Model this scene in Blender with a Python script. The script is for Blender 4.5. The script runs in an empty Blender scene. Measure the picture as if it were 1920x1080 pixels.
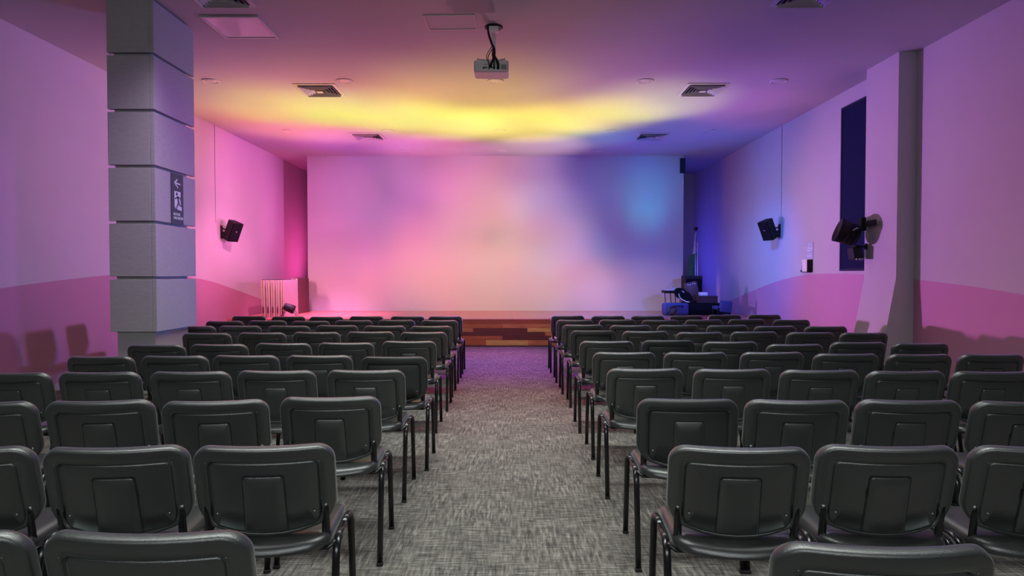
import bpy, bmesh, math, random
from mathutils import Vector, Matrix
random.seed(7)
SC = bpy.context.scene
COL = SC.collection
PI = math.pi
R = math.radians

# ------------------------------------------------------------------ camera
EYE = 1.39                      # eye height
FPX = 1200.0                    # focal length in pixels of the 1920 wide frame
PITCH = math.atan(27 / FPX)     # looking slightly down
cam_d = bpy.data.cameras.new('camera')
cam_d.sensor_width = 36.0
cam_d.lens = 36.0 * FPX / 1920.0
cam_d.clip_start = 0.05
cam = bpy.data.objects.new('camera', cam_d)
cam.location = (0, 0, EYE)
cam.rotation_euler = (PI / 2 - PITCH, 0, 0)
COL.objects.link(cam)
SC.camera = cam

# ------------------------------------------------------------------ world, exposure
w = bpy.data.worlds.new('world')
w.use_nodes = True
w.node_tree.nodes['Background'].inputs[0].default_value = (0.5, 0.5, 0.55, 1)
w.node_tree.nodes['Background'].inputs[1].default_value = 0.02
SC.world = w
SC.view_settings.view_transform = 'Standard'
SC.view_settings.look = 'None'
SC.view_settings.gamma = 1.0
SC.view_settings.exposure = 0.0
SC.view_settings.use_curve_mapping = False

# ------------------------------------------------------------------ lights
# name, position, aim point, cone (deg), blend, source radius, power RGB (W)
SPOTS = [  # mostly unseen spots without fixtures, added and fitted to build the coloured light
#SPOTS_BEGIN
 ('floor_uplight_outer_left', (-3.6, 11.7, 0.25), (-4.6, 10.0, 4.09), 48, 1, 0.1, (235.9, 131.3, 19.9)),
 ('floor_uplight_left', (-3.4, 11.7, 0.25), (-3.5, 10.6, 4.09), 46, 1, 0.1, (51.7, 330.1, 0)),
 ('floor_uplight_left_mid', (-2.4, 11.7, 0.25), (-2.4, 10.9, 4.09), 48, 1, 0.1, (58.7, 432, 0)),
 ('floor_uplight_centre_left', (-1.3, 11.7, 0.25), (-1.35, 11.6, 4.09), 50, 1, 0.1, (510.7, 506.5, 116.3)),
 ('floor_uplight_centre', (-1.15, 11.7, 0.25), (-0.3, 11.9, 4.09), 50, 1, 0.1, (417.6, 420.4, 50.5)),
 ('floor_uplight_centre_right', (1.15, 11.7, 0.25), (0.5, 11.7, 4.09), 50, 1, 0.1, (589.3, 490.2, 38.9)),
 ('floor_uplight_right_mid', (1.4, 11.7, 0.25), (1.4, 11.1, 4.09), 44, 1, 0.1, (570.4, 455.7, 0)),
 ('floor_uplight_right', (2.1, 11.7, 0.25), (2.2, 10.3, 4.09), 40, 1, 0.1, (442.9, 475, 0)),
 ('floor_uplight_outer_right', (3.0, 11.7, 0.25), (3.1, 10.0, 4.09), 48, 1, 0.1, (166.9, 53.9, 176.2)),
 ('floor_uplight_near_left', (-2.0, 11.7, 0.25), (-2.0, 8.8, 4.09), 60, 1, 0.1, (200.8, 13.7, 109.8)),
 ('floor_uplight_side_right', (3.9, 11.7, 0.25), (4.35, 10.8, 4.09), 50, 1, 0.1, (89.6, 0, 10.5)),
 ('floor_uplight_back_right_inner', (1.3, 11.7, 0.25), (1.5, 12.8, 4.09), 34, 1, 0.1, (28.1, 128.1, 108)),
 ('floor_uplight_back_inner', (1.15, 11.7, 0.25), (0.6, 13.6, 4.09), 34, 1, 0.1, (535.8, 298.4, 280.4)),
 ('floor_uplight_fore_left', (-2.6, 11.7, 0.25), (-2.6, 9.7, 4.09), 50, 1, 0.1, (327.6, 156.8, 0)),
 ('floor_uplight_fore_centre', (-1.15, 11.7, 0.25), (-0.6, 9.9, 4.09), 50, 1, 0.1, (498.8, 451.5, 0)),
 ('floor_uplight_fore_right', (1.3, 11.7, 0.25), (1.0, 9.6, 4.09), 50, 1, 0.1, (88.3, 54.4, 0)),
 ('floor_uplight_near_centre', (1.15, 11.7, 0.25), (0.4, 8.8, 4.09), 60, 1, 0.1, (333.8, 112, 150.2)),
 ('floor_uplight_near_right', (2.5, 11.7, 0.25), (2.6, 8.8, 4.09), 60, 1, 0.1, (55.3, 0, 144.6)),
 ('floor_uplight_back_outer_left', (-3.6, 11.7, 0.25), (-4.2, 12.6, 4.09), 46, 1, 0.1, (69.2, 0, 155.7)),
 ('floor_uplight_back_left', (-3.0, 11.7, 0.25), (-3.0, 13.2, 4.09), 46, 1, 0.1, (101.3, 16.8, 324.3)),
 ('floor_uplight_back_left_mid', (-1.8, 11.7, 0.25), (-1.7, 13.9, 4.09), 44, 1, 0.1, (735.4, 202.2, 432.8)),
 ('floor_uplight_back_centre', (1.15, 11.7, 0.25), (0.1, 14.3, 4.09), 40, 1, 0.1, (72.9, 127.8, 253.2)),
 ('floor_uplight_back_right_mid', (2.0, 11.7, 0.25), (1.9, 13.6, 4.09), 44, 1, 0.1, (0, 0, 209)),
 ('floor_uplight_back_outer_right', (3.6, 11.7, 0.25), (4.2, 12.2, 4.09), 50, 1, 0.1, (15.8, 2.9, 18.7)),
 ('floor_uplight_wide_left', (-2.0, 11.7, 0.25), (-2.0, 9.5, 4.09), 110, 1, 0.1, (104, 22.9, 0)),
 ('floor_uplight_wide_right', (2.0, 11.7, 0.25), (2.0, 9.5, 4.09), 110, 1, 0.1, (18.3, 33, 42.8)),
 ('wash_edge_left_foot', (-4.9, 8.6, 2.3), (-4.2, 14.76, 0.9), 25, 1, 0.12, (338.9, 177, 56.4)),  # grid of added beams from assumed points, shaping the colours on the screen wall
 ('wash_edge_left_low', (-4.9, 8.6, 2.3), (-4.2, 14.76, 1.7), 25, 1, 0.12, (689.8, 143.8, 496.8)),
 ('wash_edge_left_top', (-4.9, 8.6, 2.3), (-4.2, 14.76, 3.4), 25, 1, 0.12, (467.8, 71.9, 348.4)),
 ('wash_outer_left_foot', (-4.9, 8.6, 2.3), (-3.3, 14.76, 0.9), 25, 1, 0.12, (38.4, 0, 0)),
 ('wash_outer_left_low', (-4.9, 8.6, 2.3), (-3.3, 14.76, 1.7), 25, 1, 0.12, (0, 0, 112.9)),
 ('wash_outer_left_mid', (-4.9, 8.6, 2.3), (-3.3, 14.76, 2.5), 25, 1, 0.12, (0, 12.3, 0)),
 ('wash_outer_left_top', (-4.9, 8.6, 2.3), (-3.3, 14.76, 3.4), 25, 1, 0.12, (266.4, 122, 433.5)),
 ('wash_left_foot', (-4.9, 8.6, 2.3), (-2.4, 14.76, 0.9), 25, 1, 0.12, (807.6, 246.6, 216.4)),
 ('wash_left_low', (-4.9, 8.6, 2.3), (-2.4, 14.76, 1.7), 25, 1, 0.12, (607.2, 162.9, 331.3)),
 ('wash_left_mid', (-4.9, 8.6, 2.3), (-2.4, 14.76, 2.5), 25, 1, 0.12, (151.2, 38.7, 228.8)),
 ('wash_left_top', (-4.9, 8.6, 2.3), (-2.4, 14.76, 3.4), 25, 1, 0.12, (0, 0, 6.8)),
 ('wash_inner_left_foot', (-4.9, 8.6, 2.3), (-1.5, 14.76, 0.9), 25, 1, 0.12, (0, 179.7, 0)),
 ('wash_inner_left_low', (-4.9, 8.6, 2.3), (-1.5, 14.76, 1.7), 25, 1, 0.12, (585.6, 193.4, 17)),
 ('wash_inner_left_mid', (-4.9, 8.6, 2.3), (-1.5, 14.76, 2.5), 25, 1, 0.12, (594, 77.4, 217.1)),
 ('wash_inner_left_top', (-4.9, 8.6, 2.3), (-1.5, 14.76, 3.4), 25, 1, 0.12, (0, 0, 241)),
 ('wash_centre_left_foot', (-0.12, 7.25, 3.62), (-0.7, 14.76, 0.9), 22, 1, 0.12, (1188, 351.6, 446.1)),
 ('wash_centre_left_low', (-0.12, 7.25, 3.62), (-0.7, 14.76, 1.7), 22, 1, 0.12, (0, 137.3, 0)),
 ('wash_centre_left_mid', (-0.12, 7.25, 3.62), (-0.7, 14.76, 2.5), 22, 1, 0.12, (631.3, 410.9, 238.8)),
 ('wash_centre_left_top', (-0.12, 7.25, 3.62), (-0.7, 14.76, 3.4), 22, 1, 0.12, (788.3, 209.6, 287)),
 ('wash_centre_foot', (-0.12, 7.25, 3.62), (0.1, 14.76, 0.9), 22, 1, 0.12, (671.6, 535.3, 335.4)),
 ('wash_centre_mid', (-0.12, 7.25, 3.62), (0.1, 14.76, 2.5), 22, 1, 0.12, (0, 142.6, 0)),
 ('wash_centre_top', (-0.12, 7.25, 3.62), (0.1, 14.76, 3.4), 22, 1, 0.12, (536.2, 87.6, 88.9)),
 ('wash_centre_right_low', (-0.12, 7.25, 3.62), (0.8, 14.76, 1.7), 20, 1, 0.12, (958.3, 125.8, 198)),
 ('wash_centre_right_mid', (-0.12, 7.25, 3.62), (0.8, 14.76, 2.5), 20, 1, 0.12, (672.6, 511.2, 711.1)),
 ('wash_centre_right_top', (-0.12, 7.25, 3.62), (0.8, 14.76, 3.4), 20, 1, 0.12, (0, 0, 537.5)),
 ('wash_inner_right_foot', (4.45, 8.6, 2.2), (1.4, 14.76, 0.9), 20, 1, 0.12, (716.7, 176.4, 0)),
 ('wash_inner_right_low', (4.45, 8.6, 2.2), (1.4, 14.76, 1.7), 20, 1, 0.12, (165.4, 244.8, 387.6)),
 ('wash_inner_right_mid', (4.45, 8.6, 2.2), (1.4, 14.76, 2.5), 20, 1, 0.12, (0, 0, 263.7)),
 ('wash_inner_right_top', (4.45, 8.6, 2.2), (1.4, 14.76, 3.4), 20, 1, 0.12, (0, 0, 150.5)),
 ('wash_right_foot', (4.45, 8.6, 2.2), (2.0, 14.76, 0.9), 20, 1, 0.12, (270.1, 0, 0)),
 ('wash_right_low', (4.45, 8.6, 2.2), (2.0, 14.76, 1.7), 20, 1, 0.12, (0, 0, 317.8)),
 ('wash_right_mid', (4.45, 8.6, 2.2), (2.0, 14.76, 2.5), 20, 1, 0.12, (0, 0, 75)),
 ('wash_right_top', (4.45, 8.6, 2.2), (2.0, 14.76, 3.4), 20, 1, 0.12, (0, 0, 11.3)),
 ('wash_outer_right_low', (4.45, 8.6, 2.2), (2.7, 14.76, 1.7), 22, 1, 0.12, (0, 0, 97.6)),
 ('wash_outer_right_mid', (4.45, 8.6, 2.2), (2.7, 14.76, 2.5), 22, 1, 0.12, (0, 0, 173.3)),
 ('wash_outer_right_top', (4.45, 8.6, 2.2), (2.7, 14.76, 3.4), 22, 1, 0.12, (0, 101.1, 541.5)),
 ('wash_edge_right_foot', (4.45, 8.6, 2.2), (3.5, 14.76, 0.9), 22, 1, 0.12, (52.8, 38.2, 299.4)),
 ('wash_edge_right_low', (4.45, 8.6, 2.2), (3.5, 14.76, 1.7), 22, 1, 0.12, (0, 51.9, 409.9)),
 ('wash_edge_right_mid', (4.45, 8.6, 2.2), (3.5, 14.76, 2.5), 22, 1, 0.12, (0, 0, 124.3)),
 ('wash_edge_right_top', (4.45, 8.6, 2.2), (3.5, 14.76, 3.4), 22, 1, 0.12, (0, 123.5, 571)),
 ('wash_far_right_low', (-4.9, 8.6, 2.3), (3.0, 14.76, 0.7), 14, 1, 0.1, (1537.5, 667.6, 795.9)),
 ('wash_cross_left', (4.45, 8.6, 2.2), (-2.5, 14.76, 1.6), 36, 1, 0.1, (340.9, 111.2, 771.2)),
 ('wash_cross_right', (-4.9, 8.6, 2.3), (1.6, 14.76, 0.8), 20, 1, 0.1, (0, 605.9, 1128.4)),
 ('beam_blue_core', (4.45, 8.6, 2.2), (3.07, 14.76, 3.15), 14, 1, 0.1, (0, 163, 0)),
 ('beam_blue_core_low', (4.45, 8.6, 2.2), (3.07, 14.76, 2.65), 11, 1, 0.1, (0, 180, 223.5)),
 ('stage_left_to_right_wall', (-4.15, 12.75, 0.95), (4.93, 10.5, 2.6), 50, 1, 0.08, (34.8, 273.3, 1596.6)),
 ('stage_left_to_right_wall_broad', (-4.9, 8.6, 2.3), (4.93, 12.2, 2.0), 40, 1, 0.08, (0, 0, 140)),
 ('stage_left_to_right_wall_far', (-4.15, 12.75, 0.95), (4.93, 7.0, 2.4), 50, 1, 0.08, (0, 0, 1577.8)),
 ('stage_left_to_right_wall_low', (-4.15, 12.75, 1.0), (4.93, 11.6, 0.9), 46, 1, 0.08, (353.2, 219.6, 565.5)),
 ('stage_left_to_right_wall_mid', (-4.15, 12.75, 1.0), (4.93, 9.6, 1.5), 60, 1, 0.08, (0, 17.8, 0)),
 ('stage_left_to_right_wall_near', (-4.15, 12.75, 0.95), (4.93, 8.4, 1.6), 44, 1, 0.08, (1896.4, 516.6, 0)),
 ('stage_left_to_ceiling', (-4.15, 12.75, 0.95), (-3.5, 11.5, 4.09), 80, 1, 0.08, (461.9, 153.9, 20.7)),
 ('stage_right_to_left_wall', (3.3, 12.9, 1.0), (-5.42, 9.6, 2.7), 44, 1, 0.08, (1759.4, 485.2, 1385.3)),
 ('stage_right_to_left_wall_far', (3.3, 13.0, 0.95), (-5.42, 7.5, 2.4), 50, 1, 0.08, (87, 261.2, 975.2)),
 ('added_spot_left_wall_back', (-2.345, 9.03, 3.95), (-5.42, 13.4, 1.8), 36, 1, 0.08, (0, 77.8, 0)),  # added spots at ceiling-light points; the recessed lights themselves are unlit
 ('added_spot_left_wall_low', (-2.345, 9.03, 3.95), (-5.42, 12.4, 0.8), 40, 1, 0.08, (1167.4, 247.3, 663.4)),
 ('stage_right_to_left_wall_high', (4.45, 8.6, 2.2), (-5.42, 11.3, 3.1), 32, 1, 0.08, (819, 0, 33.6)),
 ('stage_right_to_left_wall_high_back', (4.45, 8.6, 2.2), (-5.42, 13.2, 3.0), 24, 1, 0.08, (4135.3, 817.2, 3276.1)),
 ('added_spot_right_wall_low', (1.87, 9.03, 3.95), (4.93, 13.0, 0.9), 44, 1, 0.08, (0, 141.2, 995.5)),
 ('added_spot_right_wall_mid', (1.87, 9.03, 3.95), (4.93, 11.6, 1.9), 48, 1, 0.08, (0, 27.5, 0)),
 ('stage_right_to_ceiling', (3.3, 13.0, 0.95), (3.2, 12.5, 4.09), 90, 1, 0.08, (0, 20.5, 183.9)),
 ('backstage_left', (-3.9, 16.3, 1.4), (-5.42, 15.6, 2.2), 120, 1, 0.1, (170, 11.7, 69.4)),
 ('backstage_right', (3.0, 16.3, 1.4), (4.93, 15.6, 2.2), 120, 1, 0.1, (12.1, 10.2, 151.1)),
 ('added_spot_aisle', (-0.23, 9.03, 4.0), (-0.2, 10.0, 0), 76, 1, 0.1, (86.6, 34.5, 606.1)),  # added spots under the ceiling, tinting the aisle, column and deck
 ('added_spot_aisle_mid', (-0.23, 9.03, 4.0), (-0.2, 7.6, 0), 70, 1, 0.1, (328.4, 0, 68.2)),
 ('added_spot_aisle_end', (-0.23, 12.15, 4.0), (-0.2, 10.6, 0), 50, 1, 0.1, (533.2, 99.9, 488.2)),
 ('added_spot_column', (-0.23, 4.5, 4.0), (-3.5, 6.7, 2.2), 40, 1, 0.1, (131.5, 0, 212.8)),
 ('added_spot_deck_far_left', (-4.22, 12.15, 4.0), (-4.0, 13.3, 0.5), 50, 1, 0.1, (2766.6, 792, 2281.4)),
 ('added_spot_deck_left', (-2.35, 12.15, 4.0), (-2.6, 13.2, 0.5), 60, 1, 0.1, (0, 108.4, 271.8)),
 ('added_spot_deck_right', (1.87, 12.15, 4.0), (2.0, 13.2, 0.5), 60, 1, 0.1, (0, 248.2, 1091.9)),
#SPOTS_END
]
for n, p, t, ang, bl, rad, rgb in SPOTS:
    ld = bpy.data.lights.new(n, 'SPOT')
    m_ = max(max(rgb), 1e-6)
    ld.energy = m_
    ld.color = (rgb[0] / m_, rgb[1] / m_, rgb[2] / m_)
    ld.spot_size = R(ang)
    ld.spot_blend = bl
    ld.shadow_soft_size = rad
    lo = bpy.data.objects.new(n, ld)
    lo.location = p
    lo.rotation_euler = (Vector(t) - Vector(p)).to_track_quat('-Z', 'Y').to_euler()
    COL.objects.link(lo)
# name, position, aim point, size x, size y, power RGB
AREAS = [
#AREAS_BEGIN
 ('house_light_near', (-0.2, 2.2, 4.05), (-0.2, 2.2, 0), 5.0, 0.8, (62, 66, 63)),
 ('house_light_middle', (-0.2, 5.65, 4.05), (-0.2, 5.65, 0), 6.0, 0.4, (84, 89, 85)),
 ('fill_light_rear', (-0.2, -2.6, 3.2), (-0.2, 3.0, 0.6), 5.0, 1.0, (38, 41, 41)),  # added fill behind the camera, lifts the chair backs; no such lamp known
#AREAS_END
]
for n, p, t, sx, sy, rgb in AREAS:
    ld = bpy.data.lights.new(n, 'AREA')
    m_ = max(max(rgb), 1e-6)
    ld.energy = m_
    ld.color = (rgb[0] / m_, rgb[1] / m_, rgb[2] / m_)
    ld.shape = 'RECTANGLE'
    ld.spread = R(105)
    ld.size = sx
    ld.size_y = sy
    lo = bpy.data.objects.new(n, ld)
    lo.location = p
    lo.rotation_euler = (Vector(t) - Vector(p)).to_track_quat('-Z', 'Y').to_euler()
    COL.objects.link(lo)

# ------------------------------------------------------------------ materials
def mat(name, col, rough=0.6, metal=0.0, spec=0.5, noise=0.0, nscale=8.0, bump=0.0, bscale=60.0, stretch=(1, 1, 1), coat=0.0):
    m = bpy.data.materials.new(name)
    m.use_nodes = True
    nt = m.node_tree
    b = nt.nodes['Principled BSDF']
    b.inputs['Base Color'].default_value = (*col, 1)
    b.inputs['Roughness'].default_value = rough
    b.inputs['Metallic'].default_value = metal
    b.inputs['Specular IOR Level'].default_value = spec
    b.inputs['Coat Weight'].default_value = coat
    tc = nt.nodes.new('ShaderNodeTexCoord')
    mp = nt.nodes.new('ShaderNodeMapping')
    mp.inputs['Scale'].default_value = stretch
    nt.links.new(tc.outputs['Object'], mp.inputs[0])
    if noise > 0:
        n = nt.nodes.new('ShaderNodeTexNoise')
        n.inputs['Scale'].default_value = nscale
        n.inputs['Detail'].default_value = 5
        nt.links.new(mp.outputs[0], n.inputs['Vector'])
        r = nt.nodes.new('ShaderNodeValToRGB')
        r.color_ramp.elements[0].position = 0.3
        r.color_ramp.elements[1].position = 0.7
        r.color_ramp.elements[0].color = (*[c * (1 - noise) for c in col], 1)
        r.color_ramp.elements[1].color = (*[min(1, c * (1 + noise)) for c in col], 1)
        nt.links.new(n.outputs['Fac'], r.inputs[0])
        nt.links.new(r.outputs[0], b.inputs['Base Color'])
    if bump > 0:
        n = nt.nodes.new('ShaderNodeTexNoise')
        n.inputs['Scale'].default_value = bscale
        n.inputs['Detail'].default_value = 4
        nt.links.new(mp.outputs[0], n.inputs['Vector'])
        bp = nt.nodes.new('ShaderNodeBump')
        bp.inputs['Strength'].default_value = bump
        bp.inputs['Distance'].default_value = 0.004
        nt.links.new(n.outputs['Fac'], bp.inputs['Height'])
        nt.links.new(bp.outputs[0], b.inputs['Normal'])
    return m

M = {}
M['plaster'] = mat('white_plaster', (0.50, 0.49, 0.50), 0.85, spec=0.2, noise=0.015, nscale=3, bump=0.08, bscale=120)
M['ceiling'] = mat('white_ceiling_paint', (0.48, 0.475, 0.48), 0.9, spec=0.15, noise=0.02, nscale=1.5)
M['screenwall'] = mat('white_projection_paint', (0.52, 0.52, 0.52), 0.8, spec=0.25, noise=0.01, nscale=2)
M['wave'] = mat('rose_wall_paint', (0.42, 0.225, 0.305), 0.7, spec=0.3, noise=0.02, nscale=3)
M['wave_r'] = mat('lilac_wall_paint', (0.50, 0.255, 0.385), 0.7, spec=0.3, noise=0.02, nscale=3)
M['clad'] = mat('grey_woven_cladding', (0.46, 0.445, 0.455), 0.7, spec=0.3, noise=0.10, nscale=14, stretch=(1, 1, 14))
M['dark_gap'] = mat('dark_gap', (0.01, 0.01, 0.012), 0.9)
M['shell'] = mat('dark_grey_moulded_plastic', (0.036, 0.040, 0.039), 0.30, spec=1.0, noise=0.06, nscale=9, bump=0.25, bscale=420)
M['shell_dark'] = mat('black_moulded_plastic', (0.026, 0.028, 0.028), 0.45, spec=0.4, noise=0.06, nscale=9, bump=0.25, bscale=420)
M['vinyl'] = mat('black_vinyl', (0.032, 0.034, 0.034), 0.26, spec=0.65, bump=0.2, bscale=300)
M['tube'] = mat('black_gloss_steel_tube', (0.010, 0.010, 0.011), 0.22, spec=0.6)
M['rubber'] = mat('black_rubber', (0.015, 0.015, 0.015), 0.8)
M['black'] = mat('matt_black_paint', (0.010, 0.009, 0.011), 0.6, spec=0.3)
M['blackcloth'] = mat('black_cloth', (0.008, 0.008, 0.011), 0.95, spec=0.1, noise=0.2, nscale=20)
M['whiteplastic'] = mat('white_plastic', (0.54, 0.54, 0.54), 0.4)
M['greyplastic'] = mat('grey_plastic', (0.42, 0.43, 0.42), 0.45)
M['palegrey'] = mat('pale_grey_plastic', (0.70, 0.72, 0.69), 0.5)
M['ventmetal'] = mat('painted_vent_metal', (0.50, 0.49, 0.48), 0.5)
M['lens'] = mat('frosted_lens', (0.50, 0.49, 0.49), 0.4)
M['diffuser'] = mat('acrylic_diffuser', (0.60, 0.58, 0.60), 0.25, coat=0.5)
M['navy'] = mat('navy_blind_fabric', (0.012, 0.016, 0.052), 0.9, spec=0.05, noise=0.05, nscale=20)
M['navyframe'] = mat('navy_frame_paint', (0.012, 0.014, 0.04), 0.6, spec=0.2)
M['sign'] = mat('charcoal_sign_plate', (0.045, 0.047, 0.07), 0.5)
M['signwhite'] = mat('sign_white_paint', (0.80, 0.80, 0.82), 0.6)
M['paper'] = mat('blue_grey_print', (0.40, 0.47, 0.60), 0.6)
M['paperlines'] = mat('pale_print', (0.62, 0.66, 0.74), 0.6)
M['tableedge'] = mat('pale_laminate_board', (0.38, 0.27, 0.20), 0.6, noise=0.12, nscale=10, stretch=(1, 1, 0.2))
M['tableface'] = mat('white_laminate_face', (0.44, 0.37, 0.42), 0.8, spec=0.15)
M['tableface_shade'] = mat('shaded_laminate_face', (0.12, 0.045, 0.055), 0.7, spec=0.2)  # shade put into the colour: dark faces for the rear tables in shadow
M['blue'] = mat('blue_fabric', (0.050, 0.050, 0.19), 0.8, noise=0.08, nscale=25)
M['brown'] = mat('brown_leatherette', (0.10, 0.05, 0.05), 0.5, noise=0.25, nscale=18)
M['brownwood'] = mat('dark_brown_wood', (0.045, 0.016, 0.016), 0.6, noise=0.2, nscale=12, stretch=(0.3, 1, 3))
M['green'] = mat('dark_green_flag_cloth', (0.03, 0.08, 0.05), 0.85, noise=0.15, nscale=12)
M['pole'] = mat('pale_metal_pole', (0.55, 0.52, 0.62), 0.35, metal=0.3)
M['ivory'] = mat('ivory_plastic', (0.80, 0.79, 0.76), 0.4)
M['skirting'] = mat('dark_skirting', (0.10, 0.055, 0.035), 0.5)
M['glass'] = mat('dark_lens_glass', (0.02, 0.02, 0.03), 0.1, spec=0.8)

def wood(name, col, axis_stretch=(0.6, 6, 6)):
    return mat(name, col, 0.38, spec=0.5, noise=0.22, nscale=6, stretch=axis_stretch)
M['w1'] = wood('red_brown_plank', (0.44, 0.115, 0.024))
M['w2'] = wood('orange_brown_plank', (0.68, 0.270, 0.055))
M['w3'] = wood('maroon_plank', (0.175, 0.040, 0.016))
M['w4'] = wood('tan_plank', (0.92, 0.52, 0.085))
M['w5'] = wood('copper_plank', (0.57, 0.180, 0.036))

def deck_material():
    m = bpy.data.materials.new('rosewood_deck_boards')
    m.use_nodes = True
    nt = m.node_tree
    b = nt.nodes['Principled BSDF']
    tc = nt.nodes.new('ShaderNodeTexCoord')
    br = nt.nodes.new('ShaderNodeTexBrick')
    br.inputs['Color1'].default_value = (0.62, 0.17, 0.13, 1)
    br.inputs['Color2'].default_value = (0.60, 0.16, 0.11, 1)
    br.inputs['Mortar'].default_value = (0.32, 0.09, 0.06, 1)
    br.inputs['Scale'].default_value = 1.0
    br.inputs['Brick Width'].default_value = 2.2
    br.inputs['Row Height'].default_value = 0.14
    br.inputs['Mortar Size'].default_value = 0.004
    nt.links.new(tc.outputs['Object'], br.inputs['Vector'])
    nt.links.new(br.outputs['Color'], b.inputs['Base Color'])
    b.inputs['Roughness'].default_value = 0.24
    return m
M['deck'] = deck_material()

def carpet_material():
    m = bpy.data.materials.new('grey_woven_carpet_tiles')
    m.use_nodes = True
    nt = m.node_tree
    L = nt.links.new
    b = nt.nodes['Principled BSDF']
    tc = nt.nodes.new('ShaderNodeTexCoord')
    def streak(sx, sy, seed, detail=3):
        mp = nt.nodes.new('ShaderNodeMapping')
        mp.inputs['Scale'].default_value = (sx, sy, 1)
        mp.inputs['Location'].default_value = (seed, seed * 0.7, 0)
        L(tc.outputs['Object'], mp.inputs[0])
        n = nt.nodes.new('ShaderNodeTexNoise')
        n.inputs['Scale'].default_value = 1.0
        n.inputs['Detail'].default_value = detail
        n.inputs['Roughness'].default_value = 0.65
        L(mp.outputs[0], n.inputs['Vector'])
        return n.outputs['Fac']
    def mth(op, a, c=None, v=0.0):
        n = nt.nodes.new('ShaderNodeMath')
        n.operation = op
        L(a, n.inputs[0])
        if c is not None: L(c, n.inputs[1])
        else: n.inputs[1].default_value = v
        return n.outputs[0]
    a1 = streak(62, 7, 1.0); a2 = streak(8, 78, 5.0)
    ch = nt.nodes.new('ShaderNodeTexChecker')
    ch.inputs['Scale'].default_value = 2.0
    ch.inputs['Color1'].default_value = (0.60, 0.60, 0.60, 1)
    ch.inputs['Color2'].default_value = (0.38, 0.38, 0.38, 1)
    L(tc.outputs['Object'], ch.inputs['Vector'])
    mx = nt.nodes.new('ShaderNodeMix')
    L(ch.outputs['Color'], mx.inputs[0])
    L(a1, mx.inputs[2]); L(a2, mx.inputs[3])
    blotch = streak(3.2, 3.2, 9.0, 2)
    fine = streak(260, 200, 2.0, 1)
    s = mth('ADD', mth('MULTIPLY', mx.outputs[0], v=0.78), mth('MULTIPLY', blotch, v=0.10))
    s = mth('ADD', s, mth('MULTIPLY', fine, v=0.14))
    r = nt.nodes.new('ShaderNodeValToRGB')
    e = r.color_ramp.elements
    e[0].position = 0.39; e[0].color = (0.045, 0.041, 0.040, 1)
    e[1].position = 0.66; e[1].color = (0.37, 0.35, 0.315, 1)
    k = e.new(0.51); k.color = (0.145, 0.133, 0.122, 1)
    L(s, r.inputs[0])
    L(r.outputs[0], b.inputs['Base Color'])
    b.inputs['Roughness'].default_value = 0.95
    b.inputs['Specular IOR Level'].default_value = 0.1
    bp = nt.nodes.new('ShaderNodeBump')
    bp.inputs['Strength'].default_value = 0.5
    bp.inputs['Distance'].default_value = 0.006
    L(s, bp.inputs['Height'])
    L(bp.outputs[0], b.inputs['Normal'])
    return m
M['carpet'] = carpet_material()
for k, wt in (('shell', 0.30), ('shell_dark', 0.22), ('vinyl', 0.30)):       # the soft sheen of worn leatherette and moulded plastic
    b_ = M[k].node_tree.nodes['Principled BSDF']
    b_.inputs['Sheen Weight'].default_value = wt
    b_.inputs['Coat Weight'].default_value = 0.45
    b_.inputs['Coat Roughness'].default_value = 0.30
    b_.inputs['Sheen Roughness'].default_value = 0.30
    b_.inputs['Sheen Tint'].default_value = (0.85, 1.0, 0.95, 1)

# ------------------------------------------------------------------ mesh helpers
def bm_box(bm, c, s, mi=0, rot=None, bev=0.0):
    """box centred at c with full size s"""
    tmp = bmesh.new()
    bmesh.ops.create_cube(tmp, size=1.0)
    for v in tmp.verts:
        v.co = Vector((v.co.x * s[0], v.co.y * s[1], v.co.z * s[2]))
    if bev > 0:
        bmesh.ops.bevel(tmp, geom=list(tmp.edges), offset=bev, segments=2, affect='EDGES', profile=0.5)
    for v in tmp.verts:
        if rot is not None: v.co = rot @ v.co
        v.co += Vector(c)
    merge(bm, tmp, mi)

def merge(bm, tmp, mi=0):
    mp = {}
    for v in tmp.verts: mp[v] = bm.verts.new(v.co)
    for f in tmp.faces:
        try:
            nf = bm.faces.new([mp[v] for v in f.verts])
            nf.material_index = mi
            nf.smooth = f.smooth
        except ValueError: pass
    tmp.free()

def bx(bm, x0, x1, y0, y1, z0, z1, mi=0, bev=0.0):
    bm_box(bm, ((x0 + x1) / 2, (y0 + y1) / 2, (z0 + z1) / 2), (x1 - x0, y1 - y0, z1 - z0), mi, None, bev)

def bm_tube(bm, pts, r, n=10, ry=None, mi=0, cap=True, side=None):
    """sweep an (elliptical) section along pts; r is the half size along `side`, ry across"""
    ry = r if ry is None else ry
    pts = [Vector(p) for p in pts]
    rings = []
    prev = None
    for i, p in enumerate(pts):
        a = pts[max(i - 1, 0)]; c = pts[min(i + 1, len(pts) - 1)]
        t = (c - a).normalized()
        if side is not None: s = Vector(side)
        elif prev is None: s = t.orthogonal().normalized()
        else: s = prev
        s = (s - t * s.dot(t)).normalized()
        prev = s
        u = t.cross(s).normalized()
        rings.append([bm.verts.new(p + s * (r * math.cos(2 * PI * k / n)) + u * (ry * math.sin(2 * PI * k / n))) for k in range(n)])
    for i in range(len(rings) - 1):
        for k in range(n):
            f = bm.faces.new((rings[i][k], rings[i][(k + 1) % n], rings[i + 1][(k + 1) % n], rings[i + 1][k]))
            f.smooth = True; f.material_index = mi
    if cap:
        for rg in (rings[0], rings[-1]):
            f = bm.faces.new(rg); f.material_index = mi

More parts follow.
